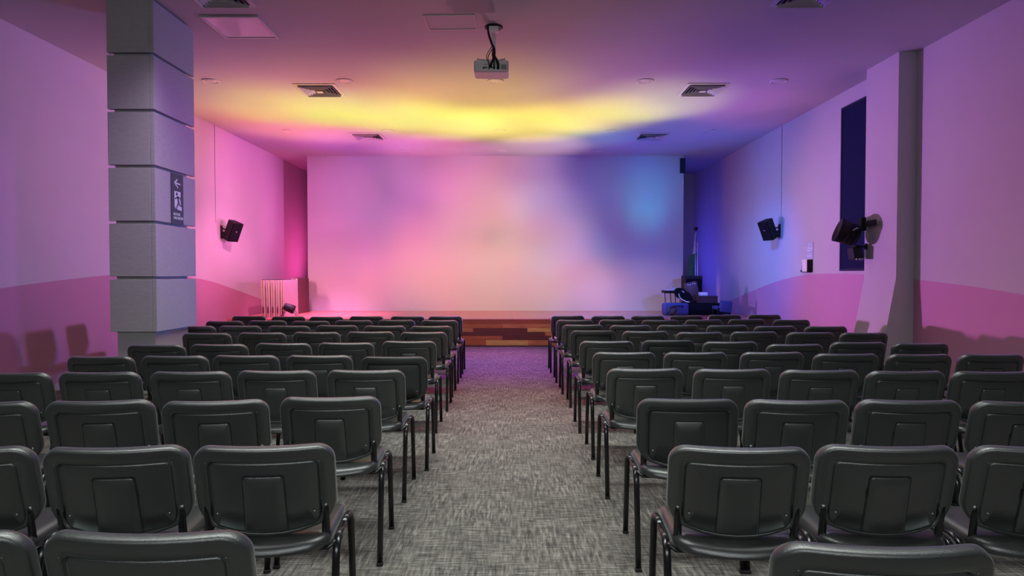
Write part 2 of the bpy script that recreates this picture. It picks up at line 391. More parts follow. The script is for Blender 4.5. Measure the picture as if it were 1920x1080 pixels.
def bm_lathe(bm, prof, origin=(0, 0, 0), axis=None, n=32, mi=0, smooth=True):
    """prof: list of (radius, height) turned about z, optional matrix axis"""
    mtx = axis if axis is not None else Matrix.Identity(3)
    rings = []
    for rr, h in prof:
        ring = []
        for k in range(n):
            v = mtx @ Vector((rr * math.cos(2 * PI * k / n), rr * math.sin(2 * PI * k / n), h)) + Vector(origin)
            ring.append(bm.verts.new(v))
        rings.append(ring)
    for i in range(len(rings) - 1):
        for k in range(n):
            f = bm.faces.new((rings[i][k], rings[i][(k + 1) % n], rings[i + 1][(k + 1) % n], rings[i + 1][k]))
            f.smooth = smooth; f.material_index = mi
    for rg in (rings[0], rings[-1]):
        f = bm.faces.new(rg); f.material_index = mi

def bm_prism(bm, poly, mapf, d0, d1, mi=0):
    """extrude 2D polygon; mapf(a,b,d) -> world"""
    A = [bm.verts.new(mapf(a, b, d0)) for a, b in poly]
    B = [bm.verts.new(mapf(a, b, d1)) for a, b in poly]
    n = len(poly)
    for f in (bm.faces.new(A), bm.faces.new(list(reversed(B)))): f.material_index = mi
    for k in range(n):
        f = bm.faces.new((A[k], B[k], B[(k + 1) % n], A[(k + 1) % n])); f.material_index = mi

def mesh(name, bm, mats):
    bmesh.ops.recalc_face_normals(bm, faces=list(bm.faces))
    me = bpy.data.meshes.new(name)
    bm.to_mesh(me); bm.free()
    for m in (mats if isinstance(mats, (list, tuple)) else [mats]): me.materials.append(m)
    return me

def obj(name, bm, mats, parent=None, loc=None, rot=None):
    o = bpy.data.objects.new(name, mesh(name, bm, mats))
    COL.objects.link(o)
    if parent is not None: o.parent = parent
    if loc is not None: o.location = loc
    if rot is not None: o.rotation_euler = rot
    return o

def tag(o, label, cat, group=None):
    o['label'] = label; o['category'] = cat
    if group: o['group'] = group
    return o

def thing(name, label, cat, loc=(0, 0, 0), rot=(0, 0, 0), group=None):
    o = bpy.data.objects.new(name, None)
    o.empty_display_size = 0.1
    COL.objects.link(o)
    o.location = loc; o.rotation_euler = rot
    return tag(o, label, cat, group)

def struct(name, bm, mats):
    o = obj(name, bm, mats)
    o['kind'] = 'structure'
    return o

def copy_tree(o, parent=None):
    c = o.copy(); COL.objects.link(c); c.parent = parent
    for ch in list(o.children): copy_tree(ch, c)
    return c

def ray(u, v):
    x = (u - 960) / FPX; c = -(v - 540) / FPX
    return (x, math.cos(PITCH) + c * math.sin(PITCH), -math.sin(PITCH) + c * math.cos(PITCH))

# ------------------------------------------------------------------ the room
H = 4.09                 # ceiling height
XL, XR = -5.42, 4.93     # side walls
YS, YP, YB = 12.15, 14.757, 17.4   # stage front, screen wall, rear wall
ZS = 0.528               # stage height
YF = -4.0                # wall behind the camera

bm = bmesh.new(); bx(bm, XL - .2, XR + .2, YF - .2, YB + .2, -0.2, 0.0)
struct('floor', bm, M['carpet'])
bm = bmesh.new(); bx(bm, XL - .2, XR + .2, YF - .2, YB + .2, H, H + 0.2)
struct('ceiling', bm, M['ceiling'])
bm = bmesh.new(); bx(bm, XL - .2, XL, YF, YB, 0, H)
wall_left = struct('wall_left', bm, M['plaster'])
bm = bmesh.new(); bx(bm, XR, XR + .2, YF, YB, 0, H)
wall_right = struct('wall_right', bm, M['plaster'])
bm = bmesh.new(); bx(bm, XL - .2, XR + .2, YB, YB + .2, 0, H)
struct('wall_rear', bm, M['plaster'])
bm = bmesh.new(); bx(bm, XL - .2, XR + .2, YF - .2, YF, 0, H)
struct('wall_front', bm, M['plaster'])
# free-standing white screen wall at the back of the stage, with its small box at the right top corner
PXL, PXR = -4.703, 3.942
bm = bmesh.new(); bx(bm, PXL, PXR, YP, YP + 0.22, ZS + 0.001, H)
wall_back = struct('wall_back', bm, M['screenwall'])

# painted waves low on the side walls (parts of the walls)
def wave(pts, z0, n=60):
    ys = [p[0] for p in pts]
    out = []
    for i in range(n + 1):
        y = ys[0] + (ys[-1] - ys[0]) * i / n
        for j in range(len(pts) - 1):
            if (pts[j][0] - y) * (pts[j + 1][0] - y) <= 0: break
        p0 = pts[max(j - 1, 0)]; p1 = pts[j]; p2 = pts[j + 1]; p3 = pts[min(j + 2, len(pts) - 1)]
        t = (y - p1[0]) / (p2[0] - p1[0])
        m1 = (p2[1] - p0[1]) / (p2[0] - p0[0]) * (p2[0] - p1[0])
        m2 = (p3[1] - p1[1]) / (p3[0] - p1[0]) * (p2[0] - p1[0])
        z = (2 * t**3 - 3 * t**2 + 1) * p1[1] + (t**3 - 2 * t**2 + t) * m1 + (-2 * t**3 + 3 * t**2) * p2[1] + (t**3 - t**2) * m2
        out.append((y, z))
    return out
wl = wave([(3.0, 0.7), (6.0, 1.15), (8.6, 1.37), (9.8, 1.375), (10.98, 1.31), (11.6, 1.24), (12.5, 1.08), (13.8, 0.84), (15.2, 0.56)], 0)
bm = bmesh.new()
bm_prism(bm, wl + [(15.2, 0.0), (3.0, 0.0)], lambda a, b, d: Vector((d, a, b)), XL - 0.002, XL + 0.004)
o = obj('painted_wave', bm, M['wave'], wall_left); o['label'] = 'rose painted wave low on the wall'
wr = wave([(4.0, 0.9), (6.5, 1.22), (8.94, 1.375), (10.03, 1.39), (10.96, 1.353), (12.07, 1.219), (13.44, 0.975), (14.42, 0.789), (15.8, 0.54)], 0)
bm = bmesh.new()
bm_prism(bm, wr + [(15.8, 0.0), (4.0, 0.0)], lambda a, b, d: Vector((d, a, b)), XR - 0.004, XR + 0.002)
o = obj('painted_wave', bm, M['wave_r'], wall_right); o['label'] = 'mauve painted wave low on the wall'

# stage
stage = thing('stage', 'low wooden stage across the end of the hall with mixed plank riser', 'stage', (0, YS, 0))
bm = bmesh.new(); bx(bm, XL + .006, XR - .006, 0.02, YB - YS - .001, ZS - 0.03, ZS); bx(bm, XL + .006, XR - .006, -0.006, 0.02, ZS - 0.022, ZS)
obj('stage_deck', bm, M['deck'], stage)
bm = bmesh.new()
rows = [0.528, 0.436, 0.352, 0.279, 0.203, 0.125, 0.022]
pxx = lambda u: (u - 960) * YS / FPX
vis = [[(942, 0, 1), (9999, 0, 1)], [(942, 0, 5), (9999, 0, 2)], [(887, 0, 2), (9999, 0, 3)],
       [(1022, 0, 3), (9999, 0, 2)], [(942, 0, 5), (9999, 0, 3)], [(911, 0, 5), (991, 0, 4), (9999, 0, 2)]]
for r_ in range(6):
    cuts = []
    segs = []
    x = pxx(vis[r_][0][0])
    inner = [pxx(s[0]) for s in vis[r_][:-1]]
    cols = [s[2] for s in vis[r_]]
    # planks to the left of the visible gap
    xs = [inner[0] - random.uniform(1.1, 1.6)]
    segs.append((xs[0], inner[0], cols[0]))
    while xs[-1] > XL + .006:
        nx = xs[-1] - random.uniform(0.7, 1.6)
        segs.append((max(nx, XL + .006), xs[-1], random.choice([1, 2, 3, 5, 5, 4])))
        xs.append(nx)
    for i in range(len(inner) - 1): segs.append((inner[i], inner[i + 1], cols[i + 1]))
    e = inner[-1] + random.uniform(1.0, 1.5)
    segs.append((inner[-1], e, cols[-1]))
    while e < XR - .006:
        ne = e + random.uniform(0.7, 1.6)
        segs.append((e, min(ne, XR - .006), random.choice([1, 2, 3, 5, 5, 4])))
        e = ne
    for a, c, k in segs:
        if c - a > 0.01:
            bx(bm, a + .001, c - .001, 0.0, 0.02, rows[r_ + 1] + .001, min(rows[r_], ZS - .023) - .001, k - 1, 0.002)
obj('riser_planks', bm, [M['w1'], M['w2'], M['w3'], M['w4'], M['w5']], stage)
bm = bmesh.new(); bx(bm, XL + .016, XR - .016, -0.012, 0.02, 0.0, 0.022)
obj('riser_skirting', bm, M['skirting'], stage)

# grey clad column on the left with exit sign
CX, CY0, CY1 = -3.50, 6.30, 7.09
bm = bmesh.new(); bx(bm, CX - 0.42, CX - 0.045, CY0 + 0.05, CY1 - 0.10, 0, H)
col_left = struct('wall_column_left', bm, M['plaster'])
joints = [0.80, 1.345, 1.893, 2.44, 2.985, 3.535, 4.07]
for i in range(6):
    bm = bmesh.new()
    z0, z1 = joints[i] + 0.016, joints[i + 1] - 0.012
    bx(bm, CX - 0.042, CX, CY0, CY1, z0, z1, 0, 0.003)
    obj('cladding_panel', bm, M['clad'], col_left)
    bm = bmesh.new()
    bx(bm, CX - 0.46, CX - 0.044, CY0, CY0 + 0.046, z0, z1, 0, 0.003)
    obj('cladding_panel', bm, M['clad'], col_left)
# white pilaster on the right with a flared foot
QX, QY0, QY1 = 4.71, 7.85, 8.56
bm = bmesh.new(); bx(bm, QX, XR, QY0, QY1, 0, H)
bm_prism(bm, [(QX, 1.34), (QX - 0.235, 0.0), (QX, 0.0)], lambda a, b, d: Vector((a, d, b)), QY0, QY1)
struct('wall_pilaster_right', bm, M['plaster'])
# skirtings
for nm, x0, x1 in (('baseboard_left', XL, XL + 0.012), ('baseboard_right', XR - 0.012, XR)):
    bm = bmesh.new(); bx(bm, x0, x1, YF, YS - 0.02, 0, 0.08)
    struct(nm, bm, M['greyplastic'])

# ------------------------------------------------------------------ chairs
def ease(pts, n=6):
    """round the corners of a polyline with quadratic arcs"""
    out = [Vector(pts[0])]
    for i in range(1, len(pts) - 1):
        a, b, c = Vector(pts[i - 1]), Vector(pts[i]), Vector(pts[i + 1])
        r = min((a - b).length, (c - b).length, 0.07) * 0.98
        p = b + (a - b).normalized() * r; q = b + (c - b).normalized() * r
        for k in range(n + 1):
            t = k / n
            out.append((1 - t)**2 * p + 2 * t * (1 - t) * b + t * t * q)
    out.append(Vector(pts[-1]))
    return out

def rrect(hw, hh, r, n=7):
    """rounded rectangle outline, constant count"""
    r = max(min(r, hw - 1e-4, hh - 1e-4), 1e-4)
    out = []
    for cx, cy, a0 in ((hw - r, hh - r, 0), (-hw + r, hh - r, 90), (-hw + r, -hh + r, 180), (hw - r, -hh + r, 270)):
        for k in range(n + 1):
            a = R(a0 + 90 * k / n)
            out.append((cx + r * math.cos(a), cy + r * math.sin(a)))
        # straight side points
        ncx, ncy = {0: (-1, 0), 90: (0, -1), 180: (1, 0), 270: (0, 1)}[a0]
        ln = 2 * (hw - r) if ncx else 2 * (hh - r)
        x, y = out[-1]
        for k in range(1, 6): out.append((x + ncx * ln * k / 6, y + ncy * ln * k / 6))
    return out

BW, BH = 0.2385, 0.138      # backrest half size
def bend(x, z, y):
    """backrest surface: wraps forwards at the sides, deeper at the bottom centre"""
    t = max(0.0, min(1.0, (0.02 - z) / (BH + 0.02)))
    k = 1 - min(1, abs(x) / BW) ** 2.2
    z2 = z - 0.058 * k * t + 0.004 * k * max(0, z) / BH
    return Vector((x, y + 0.034 * (x / BW) ** 2, z2))
def back_mesh():
    bm = bmesh.new()
    prof = [(0.1365, 0.021), (0.10, 0.021), (0.06, 0.020), (0.02, 0.0195), (0.006, 0.0165), (0.001, 0.011), (0.0, 0.003), (0.0, -0.008), (0.001, -0.0150), (0.004, -0.0195), (0.010, -0.0215), (0.028, -0.0220),
            (0.046, -0.0212), (0.0500, -0.0160), (0.0520, -0.0030), (0.0545, -0.0030), (0.0565, -0.0115), (0.062, -0.0130), (0.10, -0.0130), (0.1365, -0.0130)]
    rings = []
    for d, y in prof:
        o = rrect(BW - d, BH - d, max(0.062 - d * 0.75, 0.012 if d < 0.1 else 0.0008))
        # the rim runs round the top and the sides only: at the foot the rings crowd onto the lower edge
        o = [(a, b if b > 0 else b * (BH - min(d, 0.016) * 0.8 - (0 if d < 0.09 else d * 0.7)) / (BH - d)) for a, b in o]
        rings.append([bm.verts.new(bend(a, b, y)) for a, b in o])
    for i in range(len(rings) - 1):
        n = len(rings[i])
        for k in range(n):
            f = bm.faces.new((rings[i][k], rings[i][(k + 1) % n], rings[i + 1][(k + 1) % n], rings[i + 1][k])); f.smooth = True
    for rg in (rings[0], rings[-1]):
        f = bm.faces.new(rg); f.smooth = True
    return bm
def panel_mesh():
    """raised plate low in the middle of the shell, rounded at the top"""
    bm = bmesh.new()
    hw, top, bot = 0.067, 0.036, -0.124
    rr = 0.012
    out = []
    for k in range(6): a = R(90 * k / 5); out.append((hw - rr + rr * math.cos(a), top - rr + rr * math.sin(a)))
    for k in range(1, 6): out.append((hw - rr - 2 * (hw - rr) * k / 6, top))
    for k in range(6): a = R(90 + 90 * k / 5); out.append((-hw + rr + rr * math.cos(a), top - rr + rr * math.sin(a)))
    for k in range(1, 6): out.append((-hw - 0.004 * k / 6, top - rr + (bot - top + rr) * k / 6))
    for k in range(0, 7): out.append((-hw - 0.004 + (2 * hw + 0.008) * k / 6, bot))
    for k in range(1, 6): out.append((hw + 0.004 - 0.004 * k / 6, bot + (top - rr - bot) * k / 6))
    cx, cy = 0, (top + bot) / 2
    rings = []
    ring = []
    for dd, y in ((0.0045, -0.0100), (0.0045, -0.0138), (-0.002, -0.0138)):
        ring.append([bm.verts.new(bend(a + math.copysign(dd, a), b + (dd if b > cy else 0), y)) for a, b in out])
    for i in range(2):
        n = len(out)
        for k in range(n):
            f = bm.faces.new((ring[i][k], ring[i][(k + 1) % n], ring[i + 1][(k + 1) % n], ring[i + 1][k])); f.material_index = 1
    for s, y in ((1.0, -0.0100), (1.0, -0.0160), (0.965, -0.0185), (0.5, -0.0185), (0.02, -0.0185)):
        rings.append([bm.verts.new(bend(cx + (a - cx) * (s if s < .9 else 1 - (1 - s)), cy + (b - cy) * s, y)) for a, b in out])
    for i in range(len(rings) - 1):
        n = len(rings[i])
        for k in range(n):
            f = bm.faces.new((rings[i][k], rings[i][(k + 1) % n], rings[i + 1][(k + 1) % n], rings[i + 1][k])); f.smooth = i >= 1
    bm.faces.new(rings[-1]); bm.faces.new(rings[0])
    return bm
def seat_mesh():
    bm = bmesh.new()
    hw, hl, cy = 0.219, 0.215, 0.018
    def outl(d):
        o = rrect(hw - d, hl - d, max(0.07 - d * 0.6, 0.001))
        res = []
        for a, b in o:
            b2 = b
            if b < 0: b2 = b * 0.84 - 0.040 * (1 - (a / hw) ** 2) * (-b / hl)      # convex rear edge
            res.append((a, b2 + cy))
        return res
    prof = [(0.14, 0.430), (0.03, 0.431), (0.006, 0.433), (0.002, 0.437), (0.0, 0.440), (0.0015, 0.444), (0.006, 0.455), (0.018, 0.464), (0.04, 0.469), (0.08, 0.470), (0.12, 0.468), (0.2, 0.467)]
    rings = []
    for d, z in prof:
        ring = []
        for a, b in outl(min(d, 0.2)):
            t = (b - cy) / hl
            zz = z + (0.010 * (abs(a) / hw) ** 2 if z > 0.44 else 0)
            if t > 0.55: zz -= 0.022 * ((t - 0.55) / 0.45) ** 2
            if t < -0.5: zz -= 0.012 * ((-t - 0.5) / 0.5) ** 2
            ring.append(bm.verts.new((a, b, zz)))
        rings.append(ring)
    for i in range(len(rings) - 1):
        n = len(rings[i])
        for k in range(n):
            f = bm.faces.new((rings[i][k], rings[i][(k + 1) % n], rings[i + 1][(k + 1) % n], rings[i + 1][k])); f.smooth = True
    for rg in (rings[0], rings[-1]):
        f = bm.faces.new(rg); f.smooth = True
    return bm
FX = 0.239
def leg_mesh(s, front):
    bm = bmesh.new()
    if front: pts = [(s * FX, 0.015, 0.452), (s * FX, 0.165, 0.452), (s * FX, 0.225, 0.012)]
    else: pts = [(s * FX, 0.015, 0.452), (s * FX, -0.125, 0.452), (s * (FX + 0.002), -0.215, 0.012)]
    bm_tube(bm, ease(pts, 8), 0.0138, 12, 0.0095, side=(1, 0, 0))
    e = pts[-1]
    bx(bm, e[0] - .0152, e[0] + .0152, e[1] - .0110, e[1] + .0110, 0.0, 0.016, 1, 0.003)
    return bm
def crossbar_mesh(y):
    bm = bmesh.new()
    bm_tube(bm, [(-FX, y, 0.444), (-FX + 0.03, y, 0.420), (FX - 0.03, y, 0.420), (FX, y, 0.444)], 0.008, 10)
    return bm
def support_mesh(s, tilt):
    bm = bmesh.new()
    x = s * 0.200
    pts = [(x, -0.045, 0.412), (x, -0.100, 0.416), (x, -0.112 + 0.02 * (tilt < 0.15), 0.48), (x, -0.112 - math.sin(tilt) * 0.10 + 0.005, 0.59)]
    bm_tube(bm, ease(pts, 5), 0.0145, 8, 0.006, side=(1, 0, 0))
    return bm

def chair_proto(tilt, shell):
    t = thing('stacking_chair', '', 'chair')
    me = {}
    obj('seat', seat_mesh(), M['vinyl'], t)
    b = obj('backrest', back_mesh(), shell, t, (0, -0.155 - 0.0, 0.80 - BH * math.cos(tilt) - 0.006), (tilt, 0, 0))
    obj('back_plate', panel_mesh(), [shell, M['dark_gap']], b)
    sb = bmesh.new()
    for a, c_ in ((-0.19, 0.085), (0.19, 0.085), (-0.165, -0.085), (0.165, -0.085)):
        q = bend(a, c_, -0.0185)
        bm_lathe(sb, [(0.0032, 0.0), (0.0032, 0.0022), (0.0005, 0.0030)], q, Matrix.Rotation(PI / 2, 3, 'X'), 8)
    obj('screws', sb, M['pole'], b)
    for s in (-1, 1):
        for fr in (True, False): obj('leg', leg_mesh(s, fr), [M['tube'], M['rubber']], t)
    for y in (-0.128, 0.13): obj('crossbar', crossbar_mesh(y), M['tube'], t)
    for s in (-1, 1): obj('back_support', support_mesh(s, tilt), M['tube'], t)
    return t
T0, T1 = R(13), R(5)
proto = chair_proto(T0, M['shell'])
proto_up = chair_proto(T1, M['shell_dark'])

# every chair: left and right edge of its backrest and height of its top edge, as read from the photograph,
# rows counted from the camera; a seat's number counts from the aisle
ROWS = {
 'left': [
  [(61, 455, 1005, 0), (-365, 30, 1005, 0)],
  [(358, 620, 838, 5), (77, 337, 841, 5), (-222, 43, 843, 4)],
  [(525, 707, 746, 3), (303, 494, 753, 7), (86, 273, 753, 6), (-140, 47, 756, 4)],
  [(612, 755, 695, 1), (441, 587, 696, 1), (277, 425, 698, 2), (106, 252, 699, 2), (-62, 84, 700, 0)],
  [(678, 797, 668, 0, 'u'), (535, 656, 667, 0), (395, 518, 667, 0), (262, 382, 668, 1), (122, 242, 669, 0)],
  [(716, 815, 640, 0), (596, 697, 643, 1), (476, 579, 644, -1), (355, 458, 646, 0), (238, 338, 647, 0)],
  [(752, 834, 623, 0), (651, 735, 622, 1), (548, 634, 623, 0), (445, 532, 624, 0), (340, 428, 625, 1)],
  [(769, 846, 611.5, 0), (682, 758, 611, 0), (592, 668, 610, 1), (499, 580, 611, 0), (408, 487, 611, 0), (322, 400, 611.5, 0)],
  [(788, 858, 600.5, 0), (708, 776, 600, 0), (627, 696, 600.5, 0), (547, 614, 602, 0), (466, 533, 601, 0), (385, 452, 602, -1)],
  [(803, 865.5, 593, 0), (733, 793.5, 593, 0), (656, 716, 593, 0), (580, 641, 594, 0), (508, 570, 593.5, 0), (434, 495, 592.5, 0)],
 ],
 'right': [
  [(1475, 1872, 1030, -2)],
  [(1262, 1523, 841, -4), (1545, 1806, 839, -3), (1840, 2101, 841, -3)],
  [(1197, 1387, 747, -2, 'u'), (1403, 1598, 752, -3), (1616, 1809, 752, -3), (1838, 2031, 755, -3)],
  [(1142, 1282, 692, 0), (1305, 1450, 693, 0), (1469, 1616, 695, -1), (1634, 1778, 697, 0), (1796, 1940, 698, -2)],
  [(1115, 1230, 661, 0), (1249, 1366, 661, 0), (1391, 1514, 661, 0), (1531, 1652, 664, -1), (1670, 1790, 665, 0), (1806, 1926, 665, 0)],
  [(1089, 1189, 640, 0), (1203, 1307, 637, 0, 'u'), (1321, 1424, 641, 0), (1443, 1546, 646, 1), (1562, 1665, 642, -1), (1680, 1782, 644, 0)],
  [(1068, 1158, 619, -1, 'u'), (1169, 1255, 621, 0), (1271, 1358, 623, 0), (1373, 1461, 622, 0), (1479, 1567, 623.5, 0), (1580, 1668, 624, 0)],
  [(1055, 1133, 609, 0), (1145, 1222, 610, 0), (1234, 1312, 609.5, 0), (1327, 1406, 610, 0), (1418, 1494, 611.5, 1), (1512, 1592, 612, 0)],
  [(1044, 1113.5, 600, 0), (1124, 1194, 599.5, 0), (1205, 1274, 600, 0), (1287, 1356, 599.5, 0), (1368, 1437, 598.5, 0), (1450, 1523, 599.5, 0)],
  [(1034, 1096, 592, 0), (1110, 1172, 592.5, 0), (1185, 1246, 592.5, 0), (1258, 1318, 592, 0), (1328, 1393, 590.5, 0), (1403, 1467.5, 590, 0)],
 ]}
ORD = ['nearest row', 'second row from camera', 'third row from camera', 'fourth row from camera', 'fifth row from camera',
       'fifth row from stage', 'fourth row from stage', 'third row from stage', 'second row from stage', 'front row by stage']
SEAT = ['aisle seat', 'second seat from aisle', 'third seat from aisle', 'fourth seat from aisle', 'fifth seat from aisle', 'sixth seat from aisle']
ZT = {False: 0.800, True: 0.803}
used = {False: False, True: False}
for side in ('left', 'right'):
    for ri, row in enumerate(ROWS[side]):
        for ci, e in enumerate(row):
            u0, u1, v = e[0], e[1], e[2]
            up = len(e) > 4
            # far rows: depth from the width of the backrest is noisy, the top edge is not
            d = ray((u0 + u1) / 2, v)
            tt = (ZT[up] - EYE) / d[2]
            x, y = d[0] * tt, d[1] * tt
            P = proto_up if up else proto
            c = P if not used[up] else copy_tree(P)
            used[up] = True
            yaw = R(e[3]) + R(random.uniform(-0.5, 0.5))
            off = 0.19 if not up else 0.165
            c.location = (x - math.sin(yaw) * off, y + math.cos(yaw) * off, 0)
            c.rotation_euler = (0, 0, yaw)
            kind = 'black stacking chair' if not up else 'upright darker-backed black chair'
            tag(c, '%s, %s block, %s, %s' % (kind, side, ORD[ri], SEAT[ci]), 'chair',
                'stacking chairs in rows left of the aisle' if side == 'left' else 'stacking chairs in rows right of the aisle')

# ------------------------------------------------------------------ ceiling fittings
def diffuser_vent(x, y, label, s=0.60):
    t = thing('ceiling_vent', label, 'air vent', (x, y, H), group='square air vents in the ceiling')
    bm = bmesh.new()
    h = s / 2
    def ring(o, i, z0, z1, zi0, zi1):
        A = [(-1, -1), (1, -1), (1, 1), (-1, 1)]
        vs = [[bm.verts.new((a * q, b * q, z)) for a, b in A] for q, z in ((o, z0), (i, zi0), (i, zi1), (o, z1))]
        for r in range(4):
            for k in range(4):
                bm.faces.new((vs[r][k], vs[r][(k + 1) % 4], vs[(r + 1) % 4][(k + 1) % 4], vs[(r + 1) % 4][k]))
    ring(h, h - 0.045, -0.010, 0.0, -0.016, 0.0)
    obj('frame', bm, M['ventmetal'], t)
    bm = bmesh.new()
    q = h - 0.052
    while q > 0.07:
        ring(q, q - 0.022, -0.040, -0.038, -0.008, -0.006)
        q -= 0.046
    bx(bm, -q + .02, q - .02, -q + .02, q - .02, -0.040, -0.036)
    obj('louvres', bm, M['ventmetal'], t)
    bm = bmesh.new(); bx(bm, -h + .05, h - .05, -h + .05, h - .05, -0.004, -0.0005)
    obj('duct_opening', bm, M['dark_gap'], t)
    return t
diffuser_vent(-2.86, 6.24, 'square louvred ceiling vent at the top edge, near the left column', 0.57)
diffuser_vent(2.88, 6.24, 'square louvred ceiling vent at the top edge, over the right chairs', 0.57)
diffuser_vent(-2.82, 9.46, 'square louvred ceiling vent left of the projector, in yellow light')
diffuser_vent(2.79, 9.43, 'square louvred ceiling vent right of the projector, nearer of two')
diffuser_vent(-2.83, 12.63, 'square louvred ceiling vent over the left of the stage front')
diffuser_vent(2.74, 12.63, 'square louvred ceiling vent over the right of the stage front')

def downlight(x, y, label):
    t = thing('recessed_downlight', label, 'ceiling light', (x, y, H), group='round recessed ceiling lights')
    bm = bmesh.new()
    bm_lathe(bm, [(0.118, 0.0), (0.118, -0.006), (0.108, -0.014), (0.094, -0.012), (0.088, 0.0)], n=36)
    obj('trim_ring', bm, M['whiteplastic'], t)
    bm = bmesh.new()
    bm_lathe(bm, [(0.087, -0.0005), (0.087, -0.005), (0.05, -0.007), (0.002, -0.007)], n=36)
    obj('lens', bm, M['lens'], t)
DX = [-4.22, -2.345, -0.23, 1.87, 3.735]
PN = ['leftmost', 'second from left', 'middle', 'second from right', 'rightmost']
for i, x in enumerate(DX): downlight(x, 9.03, 'round recessed downlight, %s of the nearer row of five' % PN[i])
for i, x in enumerate(DX): downlight(x, 12.15, 'round recessed downlight, %s of five over the stage front' % PN[i])
for i, x in enumerate(DX[1:4]): downlight(x, 14.1, 'round recessed downlight close to the screen wall, %s of three' % ['left', 'middle', 'right'][i])

t = thing('ceiling_light_panel', 'square flush ceiling light panel glowing pink near the left column', 'ceiling light', (-2.96, 7.06, H))
bm = bmesh.new()
for a, b_, c_, d_ in ((-.31, .31, -.31, -.28), (-.31, .31, .28, .31), (-.31, -.28, -.28, .28), (.28, .31, -.28, .28)): bx(bm, a, b_, c_, d_, -0.022, 0.0, 0, 0.002)
obj('frame', bm, M['whiteplastic'], t)
bm = bmesh.new(); bx(bm, -.28, .28, -.28, .28, -0.014, -0.001)
obj('diffuser', bm, M['diffuser'], t)

t = thing('access_hatch', 'thin-framed rectangular access hatch in the ceiling left of the projector', 'hatch', (-0.655, 6.93, H), (0, 0, R(-1.5)))
bm = bmesh.new()
for a, b_, c_, d_ in ((-.27, .27, -.20, -.185), (-.27, .27, .185, .20), (-.27, -.255, -.185, .185), (.255, .27, -.185, .185)): bx(bm, a, b_, c_, d_, -0.012, 0.0, 0, 0.001)
obj('hatch_frame', bm, M['ventmetal'], t)
bm = bmesh.new(); bx(bm, -.252, .252, -.182, .182, -0.004, -0.0005)
obj('hatch_door', bm, M['ceiling'], t)

# projector on its ceiling mount
t = thing('projector', 'white projector hanging from the ceiling mount with black cables', 'projector', (-0.225, 6.95, 3.56))
bm = bmesh.new()
bm_box(bm, (0, 0.135, 0.070), (0.376, 0.27, 0.130), 0, None, 0.022)
obj('body', bm, M['whiteplastic'], t)
bm = bmesh.new()
bx(bm, -0.172, 0.172, -0.006, 0.004, 0.014, 0.126, 0, 0.002)
o = obj('rear_panel', bm, M['palegrey'], t)
bm = bmesh.new()
for px_, pz_, w_, h_ in ((-.080, .045, .016, .022), (-.055, .05, .03, .012), (-.022, .042, .012, .024), (.005, .05, .026, .014), (.032, .044, .022, .026), (.03, .068, .018, .010), (.075, .046, .030, .034)):
    bx(bm, px_ - w_ / 2, px_ + w_ / 2, -0.009, -0.005, pz_ - h_ / 2, pz_ + h_ / 2)
for k in range(6): bx(bm, .108 + k * .010, .113 + k * .010, -0.009, -0.005, .028, .082)
bx(bm, -0.09, 0.09, -0.008, -0.005, .082, .085)
obj('ports', bm, M['black'], o)
bm = bmesh.new(); bm_lathe(bm, [(0.042, 0), (0.042, 0.02), (0.034, 0.028), (0.030, 0.02), (0.002, 0.016)], (0.09, 0.262, 0.072), Matrix.Rotation(-PI / 2, 3, 'X'), 28)
obj('lens', bm, M['glass'], t)
bm = bmesh.new()
bm_tube(bm, [(0.025, 0.12, 0.53), (0.025, 0.12, 0.16)], 0.022, 16)
bx(bm, -0.04, 0.09, 0.06, 0.18, 0.146, 0.160, 0, 0.003)
for a, b_ in ((-.15, .02), (.15, .02), (-.15, .22), (.15, .22)):
    bm_tube(bm, [(0.025 + (a - 0.025) * .2, 0.12 + (b_ - .12) * .2, 0.152), (a, b_, 0.150), (a, b_, 0.128)], 0.008, 8)
obj('mount_arm', bm, M['palegrey'], t)
bm = bmesh.new()
bm_lathe(bm, [(0.10, 0.530), (0.10, 0.522), (0.085, 0.512), (0.03, 0.510)], (0.025, 0.12, 0), None, 32)
obj('ceiling_plate', bm, M['black'], t)
bm = bmesh.new(); bx(bm, -0.025, 0.075, 0.04, 0.12, 0.455, 0.512, 0, 0.004)
obj('mount_bracket', bm, M['palegrey'], t)
bm = bmesh.new()
def cable(pts, r=0.007): bm_tube(bm, smooth_path(pts), r, 8)
def smooth_path(pts, n=8):
    pts = [Vector(p) for p in pts]
    out = []
    for i in range(len(pts) - 1):
        p0 = pts[max(i - 1, 0)]; p1 = pts[i]; p2 = pts[i + 1]; p3 = pts[min(i + 2, len(pts) - 1)]
        for k in range(n):
            s = k / n
            out.append(0.5 * ((2 * p1) + (p2 - p0) * s + (2 * p0 - 5 * p1 + 4 * p2 - p3) * s * s + (-p0 + 3 * p1 - 3 * p2 + p3) * s**3))
    out.append(pts[-1])
    return out
cable([(-0.035, 0.06, 0.52), (-0.03, 0.05, 0.44), (0.0, 0.06, 0.34), (0.03, 0.05, 0.27), (0.035, 0.03, 0.20), (0.02, 0.0, 0.13), (0.0, -0.035, 0.08), (-0.005, -0.01, 0.05)], 0.012)
cable([(0.03, 0.05, 0.27), (0.03, 0.02, 0.19), (0.055, -0.03, 0.13), (0.075, -0.045, 0.08), (0.075, -0.008, 0.05)], 0.014)
cable([(0.02, 0.06, 0.28), (-0.02, 0.01, 0.20), (-0.035, -0.02, 0.13), (-0.02, -0.03, 0.08), (-0.022, -0.008, 0.05)], 0.005)
cable([(0.03, 0.05, 0.27), (0.015, 0.0, 0.19), (0.03, -0.03, 0.12), (0.034, -0.03, 0.07), (0.032, -0.008, 0.05)], 0.007)
cable([(0.01, 0.06, 0.30), (-0.045, 0.02, 0.20), (-0.05, 0.0, 0.13)], 0.004)
